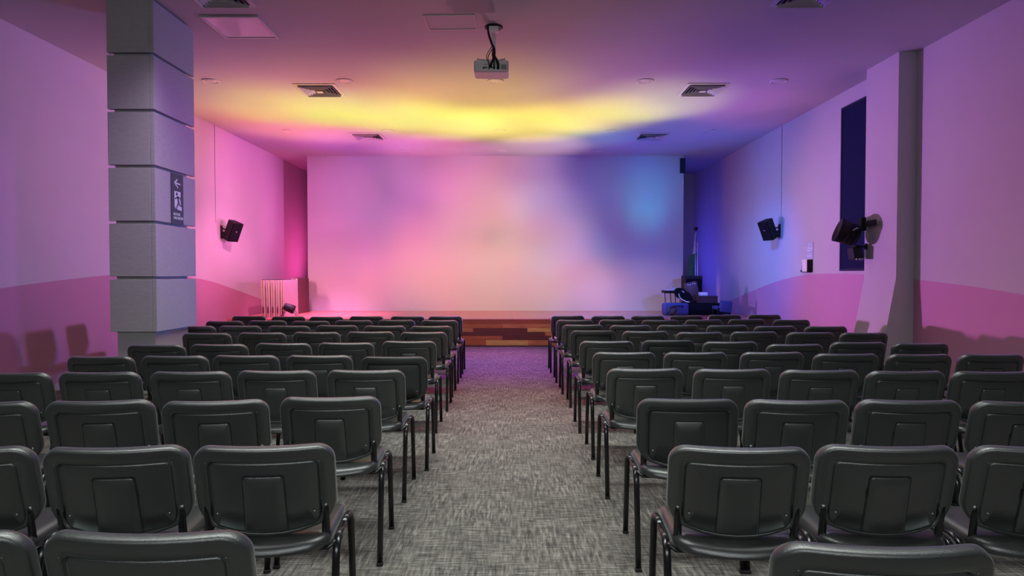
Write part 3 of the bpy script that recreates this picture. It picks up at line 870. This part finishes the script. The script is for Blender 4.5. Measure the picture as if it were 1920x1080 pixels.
obj('cables', bm, M['black'], t)

# ------------------------------------------------------------------ wall speakers and conduits
def wall_speaker(sx, wx, y, z, label):
    """sx=+1 mounted on the left wall facing right"""
    t = thing('wall_speaker', label, 'speaker', (wx + sx * 0.205, y, z), group='black wall speakers')
    # local frame: front = +X turned towards the audience and tilted down
    e = Matrix.Rotation(R(-20) * sx, 4, 'Z') @ Matrix.Rotation(R(24) * sx, 4, 'Y')
    if sx < 0: e = Matrix.Rotation(R(20), 4, 'Z') @ Matrix.Rotation(R(-24), 4, 'Y') @ Matrix.Scale(-1, 4, (1, 0, 0))
    def poly(x0, x1, w0, w1, hh):
        return [(x0, -w0, -hh), (x0, w0, -hh), (x0, w0, hh), (x0, -w0, hh), (x1, -w1, -hh), (x1, w1, -hh), (x1, w1, hh), (x1, -w1, hh)]
    def hexa(bm, p):
        v = [bm.verts.new((e @ Vector(q).to_4d()).to_3d()) for q in p]
        for f in ((0, 1, 2, 3), (4, 5, 6, 7), (0, 1, 5, 4), (1, 2, 6, 5), (2, 3, 7, 6), (3, 0, 4, 7)): bm.faces.new([v[k] for k in f])
    bm = bmesh.new(); hexa(bm, poly(-0.10, 0.085, 0.075, 0.125, 0.185))
    bmesh.ops.recalc_face_normals(bm, faces=list(bm.faces))
    bmesh.ops.bevel(bm, geom=list(bm.edges), offset=0.008, segments=2, affect='EDGES')
    obj('cabinet', bm, M['black'], t)
    bm = bmesh.new(); hexa(bm, poly(0.087, 0.10, 0.118, 0.116, 0.178))
    obj('grille', bm, M['blackcloth'], t)
    bm = bmesh.new(); hexa(bm, [(a, b * 0.1, c * 0.045 + 0.02) for a, b, c in poly(0.099, 0.103, 0.125, 0.125, 0.185)])
    obj('badge', bm, M['greyplastic'], t)
    bm = bmesh.new()
    bx(bm, -0.205 if sx > 0 else 0.190, -0.190 if sx > 0 else 0.205, -0.035, 0.035, -0.14, 0.10, 0, 0.003)
    bm_tube(bm, [(-sx * 0.195, 0, -0.04), (-sx * 0.14, 0.005, -0.04), (-sx * 0.08, 0.01, -0.02)], 0.022, 10)
    bm_tube(bm, [(-sx * 0.195, 0, 0.05), (-sx * 0.13, 0.005, 0.03), (-sx * 0.08, 0.01, 0.0)], 0.012, 8)
    obj('wall_bracket', bm, M['black'], t)
    return t
wall_speaker(1, XL, 11.95, 2.185, 'black box speaker tilted on a bracket on the pink left wall')
wall_speaker(-1, XR, 11.80, 2.20, 'black box speaker tilted on a bracket on the purple right wall')
for x, y, lab in ((XL, 11.72, 'thin vertical cable conduit above the left wall speaker'), (XR, 11.74, 'thin vertical cable conduit above the right wall speaker')):
    bm = bmesh.new()
    s = 1 if x < 0 else -1
    bx(bm, min(x, x + s * .014), max(x, x + s * .014), y - .011, y + .011, 2.32, H - .002, 0, 0.002)
    tag(obj('cable_conduit', bm, M['plaster']), lab, 'cable conduit')

# ------------------------------------------------------------------ exit sign on the column
t = thing('evacuation_sign', 'dark vertical evacuation route sign with arrow and running figure on grey column', 'sign', (CX, 6.70, 2.165))
SW, SH = 0.118, 0.262
bm = bmesh.new(); bx(bm, 0.0005, 0.010, -SW, SW, -SH, SH, 0, 0.002)
obj('plate', bm, M['sign'], t)
sm = lambda a, b, d: Vector((d, a, b))
bm = bmesh.new()
def stroke(bm, a, b, w, d0=0.010, d1=0.0125):
    a = Vector(a); b = Vector(b); n = Vector((-(b - a).y, (b - a).x)).normalized() * w / 2
    bm_prism(bm, [tuple(a + n), tuple(b + n), tuple(b - n), tuple(a - n)], sm, d0, d1)
stroke(bm, (-0.055, 0.165), (0.055, 0.160), 0.014)
stroke(bm, (-0.060, 0.165), (-0.005, 0.205), 0.014)
stroke(bm, (-0.060, 0.165), (0.005, 0.118), 0.014)
obj('arrow', bm, M['signwhite'], t)
bm = bmesh.new()
bm_prism(bm, [(-0.065, 0.080), (0.055, 0.080), (0.055, -0.035), (0.075, -0.085), (0.078, -0.115), (-0.04, -0.105), (-0.062, -0.080)], sm, 0.010, 0.0125)
obj('door_symbol', bm, M['signwhite'], t)
bm = bmesh.new()
bm_prism(bm, [(-0.022 + 0.016 * math.cos(2 * PI * k / 16), 0.052 + 0.018 * math.sin(2 * PI * k / 16)) for k in range(16)], sm, 0.0125, 0.0145)
for a, b_, w_ in (((-0.005, 0.03), (0.012, -0.03), 0.028), ((-0.005, 0.022), (-0.060, 0.000), 0.013), ((-0.002, 0.026), (0.045, 0.015), 0.012), ((0.045, 0.015), (0.058, -0.01), 0.011),
                  ((0.012, -0.03), (-0.018, -0.075), 0.017), ((-0.018, -0.075), (-0.03, -0.11), 0.014), ((0.012, -0.028), (0.035, -0.062), 0.017), ((0.03, -0.060), (0.065, -0.066), 0.014)):
    stroke(bm, a, b_, w_, 0.0125, 0.0145)
obj('running_figure', bm, M['sign'], t)
def lettering(name, body, size, parent, loc, rot, m, depth=0.0012, align='LEFT', sx=1.0):
    cu = bpy.data.curves.new(name, 'FONT')
    cu.body = body; cu.size = size; cu.extrude = depth; cu.align_x = align
    tmp = bpy.data.objects.new(name + '_src', cu)
    COL.objects.link(tmp)
    bpy.context.view_layer.update()
    me = bpy.data.meshes.new_from_object(tmp.evaluated_get(bpy.context.evaluated_depsgraph_get()))
    bpy.data.objects.remove(tmp); bpy.data.curves.remove(cu)
    me.materials.clear(); me.materials.append(m)
    o = bpy.data.objects.new(name, me)
    COL.objects.link(o); o.parent = parent; o.location = loc; o.rotation_euler = rot; o.scale = (sx, 1, 1)
    return o
# reads along +Y when seen from +X
lettering('lettering', 'RUTA DE', 0.040, t, (0.0112, -0.085, -0.172), (PI / 2, 0, PI / 2), M['signwhite'], sx=0.8)
lettering('lettering', 'EVACUACIÓN', 0.040, t, (0.0112, -0.085, -0.212), (PI / 2, 0, PI / 2), M['signwhite'], sx=0.74)

# ------------------------------------------------------------------ right wall: dark window, notice, box, stage lights
bm = bmesh.new()
wy0, wy1, wz0, wz1 = 8.60, 9.55, 1.43, 3.84
for a, b_, c_, d_ in ((wy0, wy1, wz0, wz0 + .035), (wy0, wy1, wz1 - .035, wz1), (wy0, wy0 + .035, wz0 + .035, wz1 - .035), (wy1 - .035, wy1, wz0 + .035, wz1 - .035)):
    bx(bm, XR - 0.05, XR, a, b_, c_, d_, 0, 0.003)
win = struct('window_1', bm, M['navyframe'])
bm = bmesh.new(); bx(bm, XR - 0.042, XR - 0.001, wy0 + .036, wy1 - .036, wz0 + .036, wz1 - .036)
obj('blind', bm, M['navy'], win)

t = thing('wall_notice', 'small blue-grey printed notice on the right wall above a white box', 'notice', (XR, 10.60, 1.765))
bm = bmesh.new(); bx(bm, -0.006, 0, -0.125, 0.125, -0.15, 0.15, 0, 0.001)
obj('sheet', bm, M['paper'], t)
bm = bmesh.new()
for k, (a, b_, c_, d_) in enumerate(((-.09, .08, .105, .118), (-.09, .06, .08, .088), (-.02, .09, .03, .065), (-.09, -.04, .02, .066), (-.05, .09, -.01, .018), (-.09, .09, -.05, -.042), (-.08, .03, -.10, -.066), (.045, .09, -.10, -.066))):
    bx(bm, -0.0075, -0.005, a, b_, c_, d_)
obj('print', bm, M['paperlines'], t)
t = thing('wall_box', 'small white box with dark edge mounted on the right wall under a notice', 'box', (XR, 10.61, 1.52))
bm = bmesh.new(); bx(bm, -0.085, 0, -0.095, 0.095, -0.10, 0.105, 0, 0.008)
obj('body', bm, M['ivory'], t)
bm = bmesh.new(); bx(bm, -0.088, -0.002, -0.106, -0.096, -0.105, 0.10); bx(bm, -0.088, 0, -0.09, 0.09, -0.112, -0.101)
obj('edge_trim', bm, M['black'], t)
bm = bmesh.new(); bm_tube(bm, [(-0.05, 0.10, 0.04), (-0.06, 0.13, 0.0), (-0.06, 0.13, -0.06), (-0.05, 0.10, -0.09)], 0.012, 8); bx(bm, -.085, -.03, .10, .15, -.105, -.07, 0, .004)
obj('handset', bm, M['black'], t)

# big black stage light clamped to the right pilaster
t = thing('stage_light', 'large black stage spotlight clamped to the right pilaster in front of navy window', 'stage light', (4.462, 8.50, 1.955))
t.scale = (1.12, 1.12, 1.12)
ax = Matrix.Rotation(R(-14), 3, 'Z') @ Matrix.Rotation(R(-68), 3, 'Y')
bm = bmesh.new()
bm_lathe(bm, [(0.05, -0.165), (0.10, -0.15), (0.125, -0.09), (0.13, -0.02), (0.14, 0.06), (0.145, 0.085), (0.135, 0.09), (0.12, 0.06), (0.01, 0.05)], (-0.045, 0, -0.015), ax, 28)
for k in range(5): bm_lathe(bm, [(0.120, -0.12 + k * .022), (0.137, -0.116 + k * .022), (0.137, -0.110 + k * .022), (0.120, -0.106 + k * .022)], (-0.045, 0, -0.015), ax, 28)
obj('housing', bm, M['black'], t)
bm = bmesh.new()
bm_tube(bm, smooth_path([(-0.045, -0.15, -0.02), (0.03, -0.16, 0.01), (0.09, -0.10, 0.03), (0.10, 0.0, 0.035), (0.09, 0.10, 0.03), (0.03, 0.15, 0.01), (-0.045, 0.145, -0.02)]), 0.014, 8, 0.006)
obj('yoke', bm, M['black'], t)
bm = bmesh.new()
bm_tube(bm, [(0.09, 0, 0.035), (0.20, 0.0, 0.04)], 0.02, 10)
bx(bm, 0.135, 0.195, -0.03, 0.03, 0.0, 0.16, 0, 0.006)
bx(bm, 0.165, 0.185, -0.26, 0.02, 0.05, 0.115, 0, 0.004)
obj('clamp', bm, M['black'], t)
bm = bmesh.new()
for k in range(3): bm_lathe(bm, [(0.012, 0), (0.012, 0.012), (0.002, 0.014)], (-0.02 + 0.02 * k, -0.145, 0.01 * k), Matrix.Rotation(PI / 2, 3, 'X'), 10)
obj('knobs', bm, M['greyplastic'], t)
t = thing('stage_light', 'small black stage light hanging below the large one on the right pilaster', 'stage light', (4.585, 8.52, 1.66))
bm = bmesh.new(); bm_box(bm, (-0.02, 0, 0), (0.13, 0.16, 0.17), 0, Matrix.Rotation(R(-10), 3, 'Y'), 0.022)
bm_box(bm, (0.0, 0, 0.075), (0.09, 0.12, 0.06), 0, Matrix.Rotation(R(8), 3, 'Y'), 0.015)
obj('housing', bm, M['black'], t)
bm = bmesh.new()
bm_tube(bm, [(0.02, 0, 0.06), (0.06, 0, 0.09), (0.125, 0, 0.09)], 0.012, 8)
bx(bm, 0.110, 0.125, -0.03, 0.03, 0.05, 0.13, 0, 0.003)
obj('bracket', bm, M['black'], t)
bm = bmesh.new()
for a in (-.045, -0.005, 0.03): bm_lathe(bm, [(0.013, 0), (0.013, 0.012), (0.002, 0.018)], (a, -0.075, -0.075), Matrix.Rotation(R(140), 3, 'X'), 12)
obj('connectors', bm, M['whiteplastic'], t)

# ------------------------------------------------------------------ left of the stage: folded tables on edge, floor light
LB = ['first', 'second', 'third', 'fourth', 'fifth']
def folded_table(x, y, rz, lean, label, grp, h=0.735, d=0.74, th=0.072, face='tableface'):
    t = thing('folded_table', label, 'folding table', (x, y, ZS), (0, lean, rz), grp)
    for k, s in enumerate((-1, 1)):
        bm = bmesh.new()
        xx = s * th * 0.27
        bx(bm, xx - th * 0.21, xx + th * 0.21, 0, d, 0.0, h, 0, 0.003)
        for f in bm.faces:
            if abs(f.normal.x) > 0.9: f.material_index = 1
        bmesh.ops.recalc_face_normals(bm, faces=list(bm.faces))
        for f in bm.faces: f.material_index = 1 if abs(f.normal.x) > 0.9 else 0
        obj('board', bm, [M['tableedge'], M[face]], t)
    bm = bmesh.new()
    for a in (0.06, 0.30, 0.56): bx(bm, -th * .44, th * .44, a, a + .09, h, h + 0.012, 0, 0.002)
    obj('hinge', bm, M['black'], t)
    bm = bmesh.new()
    bm_tube(bm, ease([(0.0, 0.0, 0.10), (0.012, -0.03, 0.10), (0.012, -0.03, 0.22), (0.0, 0.0, 0.22)], 4), 0.009, 8)
    obj('handle', bm, M['black'], t)
    return t
for k in range(5):
    folded_table(-4.83 + 0.088 * k, 12.42 + 0.012 * k, R(1.0 - 0.5 * k), R(-1.2 + 0.3 * k), 'pale folded table standing on edge by left wall, %s of five from the wall' % LB[k], 'folded tables on the left of the stage')
folded_table(-4.66, 13.62, R(1), R(0.5), 'folded table on edge behind the floor light, nearer the left wall', 'folded tables on the left of the stage', h=0.76, d=0.72, th=0.06, face='tableface_shade')
folded_table(-4.585, 13.64, R(-1), R(-0.8), 'folded table on edge beside the screen wall, in shadow', 'folded tables on the left of the stage', h=0.76, d=0.72, th=0.05, face='tableface_shade')

def floor_par(x, y, label, yaw, pitch):
    t = thing('floor_stage_light', label, 'stage light', (x, y, ZS), (0, 0, yaw))
    ax = Matrix.Rotation(pitch, 3, 'Y')
    hz = 0.195
    bm = bmesh.new()
    bm_lathe(bm, [(0.035, -0.115), (0.062, -0.108), (0.076, -0.06), (0.080, 0.0), (0.084, 0.085), (0.080, 0.090), (0.070, 0.075), (0.004, 0.07)], (0, 0, hz), ax, 24)
    obj('housing', bm, M['black'], t)
    for q in (-1, 1):
        for r_ in (-1, 1):
            bm = bmesh.new()
            bm_tube(bm, smooth_path([(r_ * 0.01, q * 0.088, hz), (r_ * 0.06, q * 0.09, hz - 0.03), (r_ * 0.12, q * 0.085, 0.085), (r_ * 0.150, q * 0.08, 0.008)], 5), 0.010, 8, 0.006, side=(0, 1, 0))
            obj('leg', bm, M['black'], t)
    return t
floor_par(-4.285, 12.325, 'black floor stage light on splayed legs in front of folded tables', R(8), R(112))

# ------------------------------------------------------------------ right of the stage: instruments and clutter
YC = 13.3
def X(u, y): return (u - 960) * y / FPX * 1.0
def Zv(v, y): d = ray(960, v); return EYE + d[2] / d[1] * y
# blue case
t = thing('equipment_case', 'blue soft equipment case on the stage below the keyboard', 'case', (X(1270, 13.2), 13.2, ZS))
bm = bmesh.new(); bm_box(bm, (0, 0.17, 0.125), (0.50, 0.34, 0.25), 0, None, 0.045)
for f in bm.faces: f.smooth = True
obj('body', bm, M['blue'], t)
bm = bmesh.new(); bm_tube(bm, smooth_path([(-0.10, -0.012, 0.17), (-0.09, -0.05, 0.19), (0.09, -0.05, 0.19), (0.10, -0.012, 0.17)]), 0.012, 8)
obj('handle', bm, M['black'], t)
# small round drum head shape leaning on the case
t = thing('tambourine', 'small round brown tambourine leaning on the blue case', 'tambourine', (X(1262, 12.95), 12.95, ZS + 0.098))
bm = bmesh.new()
axm = Matrix.Rotation(R(20), 3, 'Z') @ Matrix.Rotation(R(72), 3, 'X')
bm_lathe(bm, [(0.10, -0.025), (0.10, 0.025), (0.088, 0.025), (0.088, -0.025)], (0, 0, 0), axm, 24)
obj('rim', bm, M['brownwood'], t)
bm = bmesh.new(); bm_lathe(bm, [(0.088, 0.010), (0.088, 0.016), (0.002, 0.016)], (0, 0, 0), axm, 24)
obj('skin', bm, M['brown'], t)
# keyboard on a stand
ky = 13.75
t = thing('keyboard', 'slim dark electronic keyboard on thin stand left of the stage clutter', 'keyboard', (X(1263, ky), ky, Zv(547, ky)))
bm = bmesh.new(); bx(bm, -0.22, 0.24, -0.10, 0.18, -0.03, 0.03, 0, 0.012)
obj('body', bm, M['black'], t)
bm = bmesh.new(); bx(bm, -0.19, 0.21, -0.085, 0.03, 0.028, 0.042, 0, 0.003)
obj('keys', bm, M['ivory'], t)
bm = bmesh.new()
bm_tube(bm, smooth_path([(-0.16, 0.10, 0.03), (-0.05, 0.12, 0.15), (0.05, 0.12, 0.19), (0.12, 0.12, 0.18)]), 0.007, 8)
bm_tube(bm, smooth_path([(-0.06, 0.10, 0.03), (0.02, 0.12, 0.13), (0.08, 0.12, 0.17)]), 0.007, 8)
bx(bm, -0.02, 0.12, 0.05, 0.13, 0.03, 0.09, 0, 0.01)
obj('music_rest', bm, M['greyplastic'], t)
zf = ZS - Zv(547, ky)
for a, b_ in ((-0.18, -0.14), (0.16, 0.15), (-0.06, -0.02), (0.05, 0.06)):
    bm = bmesh.new(); bm_tube(bm, [(a, 0.04, -0.028), (b_, 0.06, zf)], 0.009, 8)
    obj('leg', bm, M['black'], t)
# black guitar case leaning
gy = 13.36
t = thing('guitar_bag', 'black padded guitar bag with white strap leaning across the instruments', 'bag', (X(1281, gy), gy, Zv(553, gy)))
rt = Matrix.Rotation(R(32), 3, 'Y')
bm = bmesh.new()
prof2 = []
for k in range(40):
    a = 2 * PI * k / 40
    rr = 0.15 + 0.03 * math.cos(2 * a)
    px_ = math.cos(a) * (0.20 if math.cos(a) < 0 else 0.215); pz_ = math.sin(a) * (0.112 - 0.016 * math.cos(a)) * (0.88 if abs(math.cos(a)) < 0.25 else 1)
    prof2.append((px_, pz_))
bm_prism(bm, prof2, lambda a, b, d: rt @ Vector((a, d, b)), -0.07, 0.07)
bmesh.ops.recalc_face_normals(bm, faces=list(bm.faces))
bmesh.ops.bevel(bm, geom=[e for e in bm.edges if abs((e.verts[0].co - e.verts[1].co).y) < 0.01], offset=0.02, segments=3, affect='EDGES')
obj('body', bm, M['blackcloth'], t)
bm = bmesh.new(); bm_tube(bm, smooth_path([(-0.11, -0.08, 0.03), (-0.10, -0.09, -0.03), (-0.06, -0.09, -0.08), (-0.01, -0.09, -0.11), (0.06, -0.09, -0.14), (0.11, -0.09, -0.14)]), 0.014, 8, 0.006)
obj('strap', bm, M['ivory'], t)
bm = bmesh.new(); bm_box(bm, (-0.02, -0.078, 0.07), (0.055, 0.012, 0.02), 0, rt, 0.004)
obj('buckle', bm, M['pole'], t)
# tall black speaker cabinet
sy_ = 14.15
t = thing('floor_speaker', 'tall black speaker cabinet standing behind the instruments by the screen wall', 'speaker', (X(1297, sy_), sy_, ZS))
sh = Zv(517, sy_) - ZS
bm = bmesh.new(); bx(bm, -0.19, 0.19, -0.17, 0.17, 0, sh, 0, 0.012)
obj('cabinet', bm, M['black'], t)
bm = bmesh.new(); bx(bm, -0.165, 0.165, -0.182, -0.168, 0.04, sh - 0.06, 0, 0.004)
obj('grille', bm, M['blackcloth'], t)
# brown tilted case in front of it
by = 13.82
t = thing('instrument_case', 'tilted brown instrument case with pale latches in front of the black speaker', 'case', (X(1302, by), by, Zv(566, by)))
bh = Zv(528, by) - Zv(566, by)
bm = bmesh.new()
rt2 = Matrix.Rotation(R(-12), 3, 'Y')
for f_ in (0,):
    bm_box(bm, rt2 @ Vector((0, 0, bh / 2)), (0.27, 0.11, bh), 0, rt2, 0.03)
for f in bm.faces: f.smooth = True
obj('body', bm, M['brown'], t)
bm = bmesh.new()
for a, c_ in ((-0.075, bh - .045), (-0.03, bh - .05), (0.03, bh - .04), (0.075, bh - .05)): bm_box(bm, rt2 @ Vector((a, -0.06, c_)), (0.028, 0.014, 0.03), 0, rt2, 0.004)
obj('latches', bm, M['pole'], t)
# covered black table carrying the clutter
ty = 13.55
t = thing('covered_table', 'low table under a black cloth carrying the stage clutter', 'table', (X(1317, ty), ty, ZS))
tz = Zv(566.5, by) - ZS
bm = bmesh.new()
n = 64
top, bot = [], []
hx, hy = 0.34, 0.28
for k in range(n):
    a = 2 * PI * k / n
    s_ = max(abs(math.cos(a)), abs(math.sin(a)))
    ex, ey = hx * math.cos(a) / s_, hy * math.sin(a) / s_
    top.append(bm.verts.new((ex * 0.98, ey * 0.98, tz)))
    wv = 0.012 * math.sin(9 * a) + 0.008 * math.sin(17 * a + 1)
    bot.append(bm.verts.new((ex * (1.03 + wv), ey * (1.03 + wv), 0.004)))
for k in range(n):
    f = bm.faces.new((top[k], top[(k + 1) % n], bot[(k + 1) % n], bot[k])); f.smooth = True
bm.faces.new(top); bm.faces.new(bot)
obj('cloth', bm, M['blackcloth'], t)
# brown wooden box and white box on it
wy_ = 13.45
t = thing('wooden_box', 'dark brown wooden box on the black covered table', 'box', (X(1333, wy_) - 0.06, wy_, ZS + tz + 0.001))
zz = Zv(565, wy_) - Zv(577, wy_)
bm = bmesh.new(); bx(bm, -0.205, 0.165, -0.13, 0.13, 0, zz, 0, 0.006)
obj('body', bm, M['brownwood'], t)
bm = bmesh.new(); bx(bm, -0.215, 0.175, -0.14, 0.14, zz, zz + 0.014, 0, 0.004)
obj('lid', bm, M['brown'], t)
bm = bmesh.new(); bx(bm, -0.085, 0.085, -0.06, 0.06, 0, 0.075, 0, 0.014)
o = tag(obj('white_carton', bm, M['ivory'], None, (X(1320, wy_) - 0.02, wy_, ZS + tz + zz + 0.016)), 'small white carton on the brown wooden box', 'box')
# blue upholstered chair at the right end of the clutter
cy_ = 12.91
t = thing('upholstered_chair', 'blue upholstered chair with dark side at the right of the stage clutter', 'chair', (X(1357, cy_), cy_, ZS))
ch = Zv(564, cy_) - ZS
bm = bmesh.new(); bm_box(bm, (0.03, -0.03, ch - 0.12), (0.25, 0.07, 0.24), 0, Matrix.Rotation(R(7), 3, 'Y'), 0.03)
for f in bm.faces: f.smooth = True
obj('backrest', bm, M['blue'], t)
bm = bmesh.new(); bm_box(bm, (0, 0.16, 0.165), (0.28, 0.32, 0.07), 0, None, 0.02)
obj('seat', bm, M['blue'], t)
bm = bmesh.new(); bx(bm, -0.13, 0.13, -0.055, -0.02, 0.05, ch - 0.15, 0, 0.01)
obj('back_panel', bm, M['blackcloth'], t)
for a in (-.12, .12):
    for b_ in (-0.02, 0.29):
        bm = bmesh.new(); bm_tube(bm, [(a, b_, 0), (a, b_, 0.14)], 0.014, 8)
        obj('leg', bm, M['black'], t)
# furled dark green flag and two pale poles in the corner behind the screen wall's edge
fy = 14.45
t = thing('flag', 'furled dark green flag on a slim leaning pole behind the black speaker', 'flag', (X(1295, fy), fy, ZS))
bm = bmesh.new()
z0, z1 = Zv(530, fy) - ZS - 0.7, Zv(477, fy) - ZS
rings = []
for i in range(15):
    q = i / 14
    z = 0.10 + (z1 - 0.10) * q
    wd = 0.115 - 0.035 * q
    cx = -0.07 + 0.11 * q
    ring = []
    for k in range(24):
        a = 2 * PI * k / 24
        rr = 1 + 0.14 * math.sin(5 * a + 1.5 * q)
        ring.append(bm.verts.new((cx + wd * math.cos(a) * rr, 0.05 * math.sin(a) * rr, z + 0.03 * math.cos(a) * (q > 0.95))))
    rings.append(ring)
for i in range(14):
    for k in range(24):
        f = bm.faces.new((rings[i][k], rings[i][(k + 1) % 24], rings[i + 1][(k + 1) % 24], rings[i + 1][k])); f.smooth = True
bm.faces.new(rings[0]); bm.faces.new(rings[-1])
obj('cloth', bm, M['green'], t)
bm = bmesh.new(); bm_tube(bm, [(-0.07, 0, 0.02), (0.108, 0.0, Zv(436, fy) - ZS)], 0.012, 10)
obj('pole', bm, M['pole'], t)
bm = bmesh.new()
bm_lathe(bm, [(0.003, -0.06)] + [(0.042 * math.sin(PI * k / 10) + 0.003, -0.042 * math.cos(PI * k / 10)) for k in range(11)] + [(0.003, 0.07)], (0.112, 0, Zv(429, fy) - ZS), None, 16)
obj('finial', bm, M['black'], t)
bm = bmesh.new(); bm_lathe(bm, [(0.13, 0.0), (0.13, 0.02), (0.03, 0.035), (0.02, 0.08)], (-0.07, 0, 0), None, 20)
obj('base', bm, M['black'], t)
for u, lab in ((1303.5, 'pale upright pole beside the furled green flag, nearer the flag'), (1308, 'pale upright pole beside the furled green flag, farther from the flag')):
    py_ = 14.42
    bm = bmesh.new()
    bm_tube(bm, [(0.01 if u < 1305 else 0, 0, 0.0), (-0.01, 0, Zv(440 if u < 1305 else 455, py_) - ZS)], 0.012, 10)
    tag(obj('banner_pole', bm, M['pole'], None, (X(u, py_), py_, ZS)), lab, 'pole', 'pale poles beside the flag')
# small box at the top right corner of the screen wall
bm = bmesh.new()
bx(bm, PXR - 0.085, PXR + 0.03, YP - 0.05, YP - 0.0005, Zv(325, YP), Zv(297, YP), 0, 0.006)
tag(obj('junction_box', bm, M['navyframe']), 'small dark box at the top right corner of the screen wall', 'box')
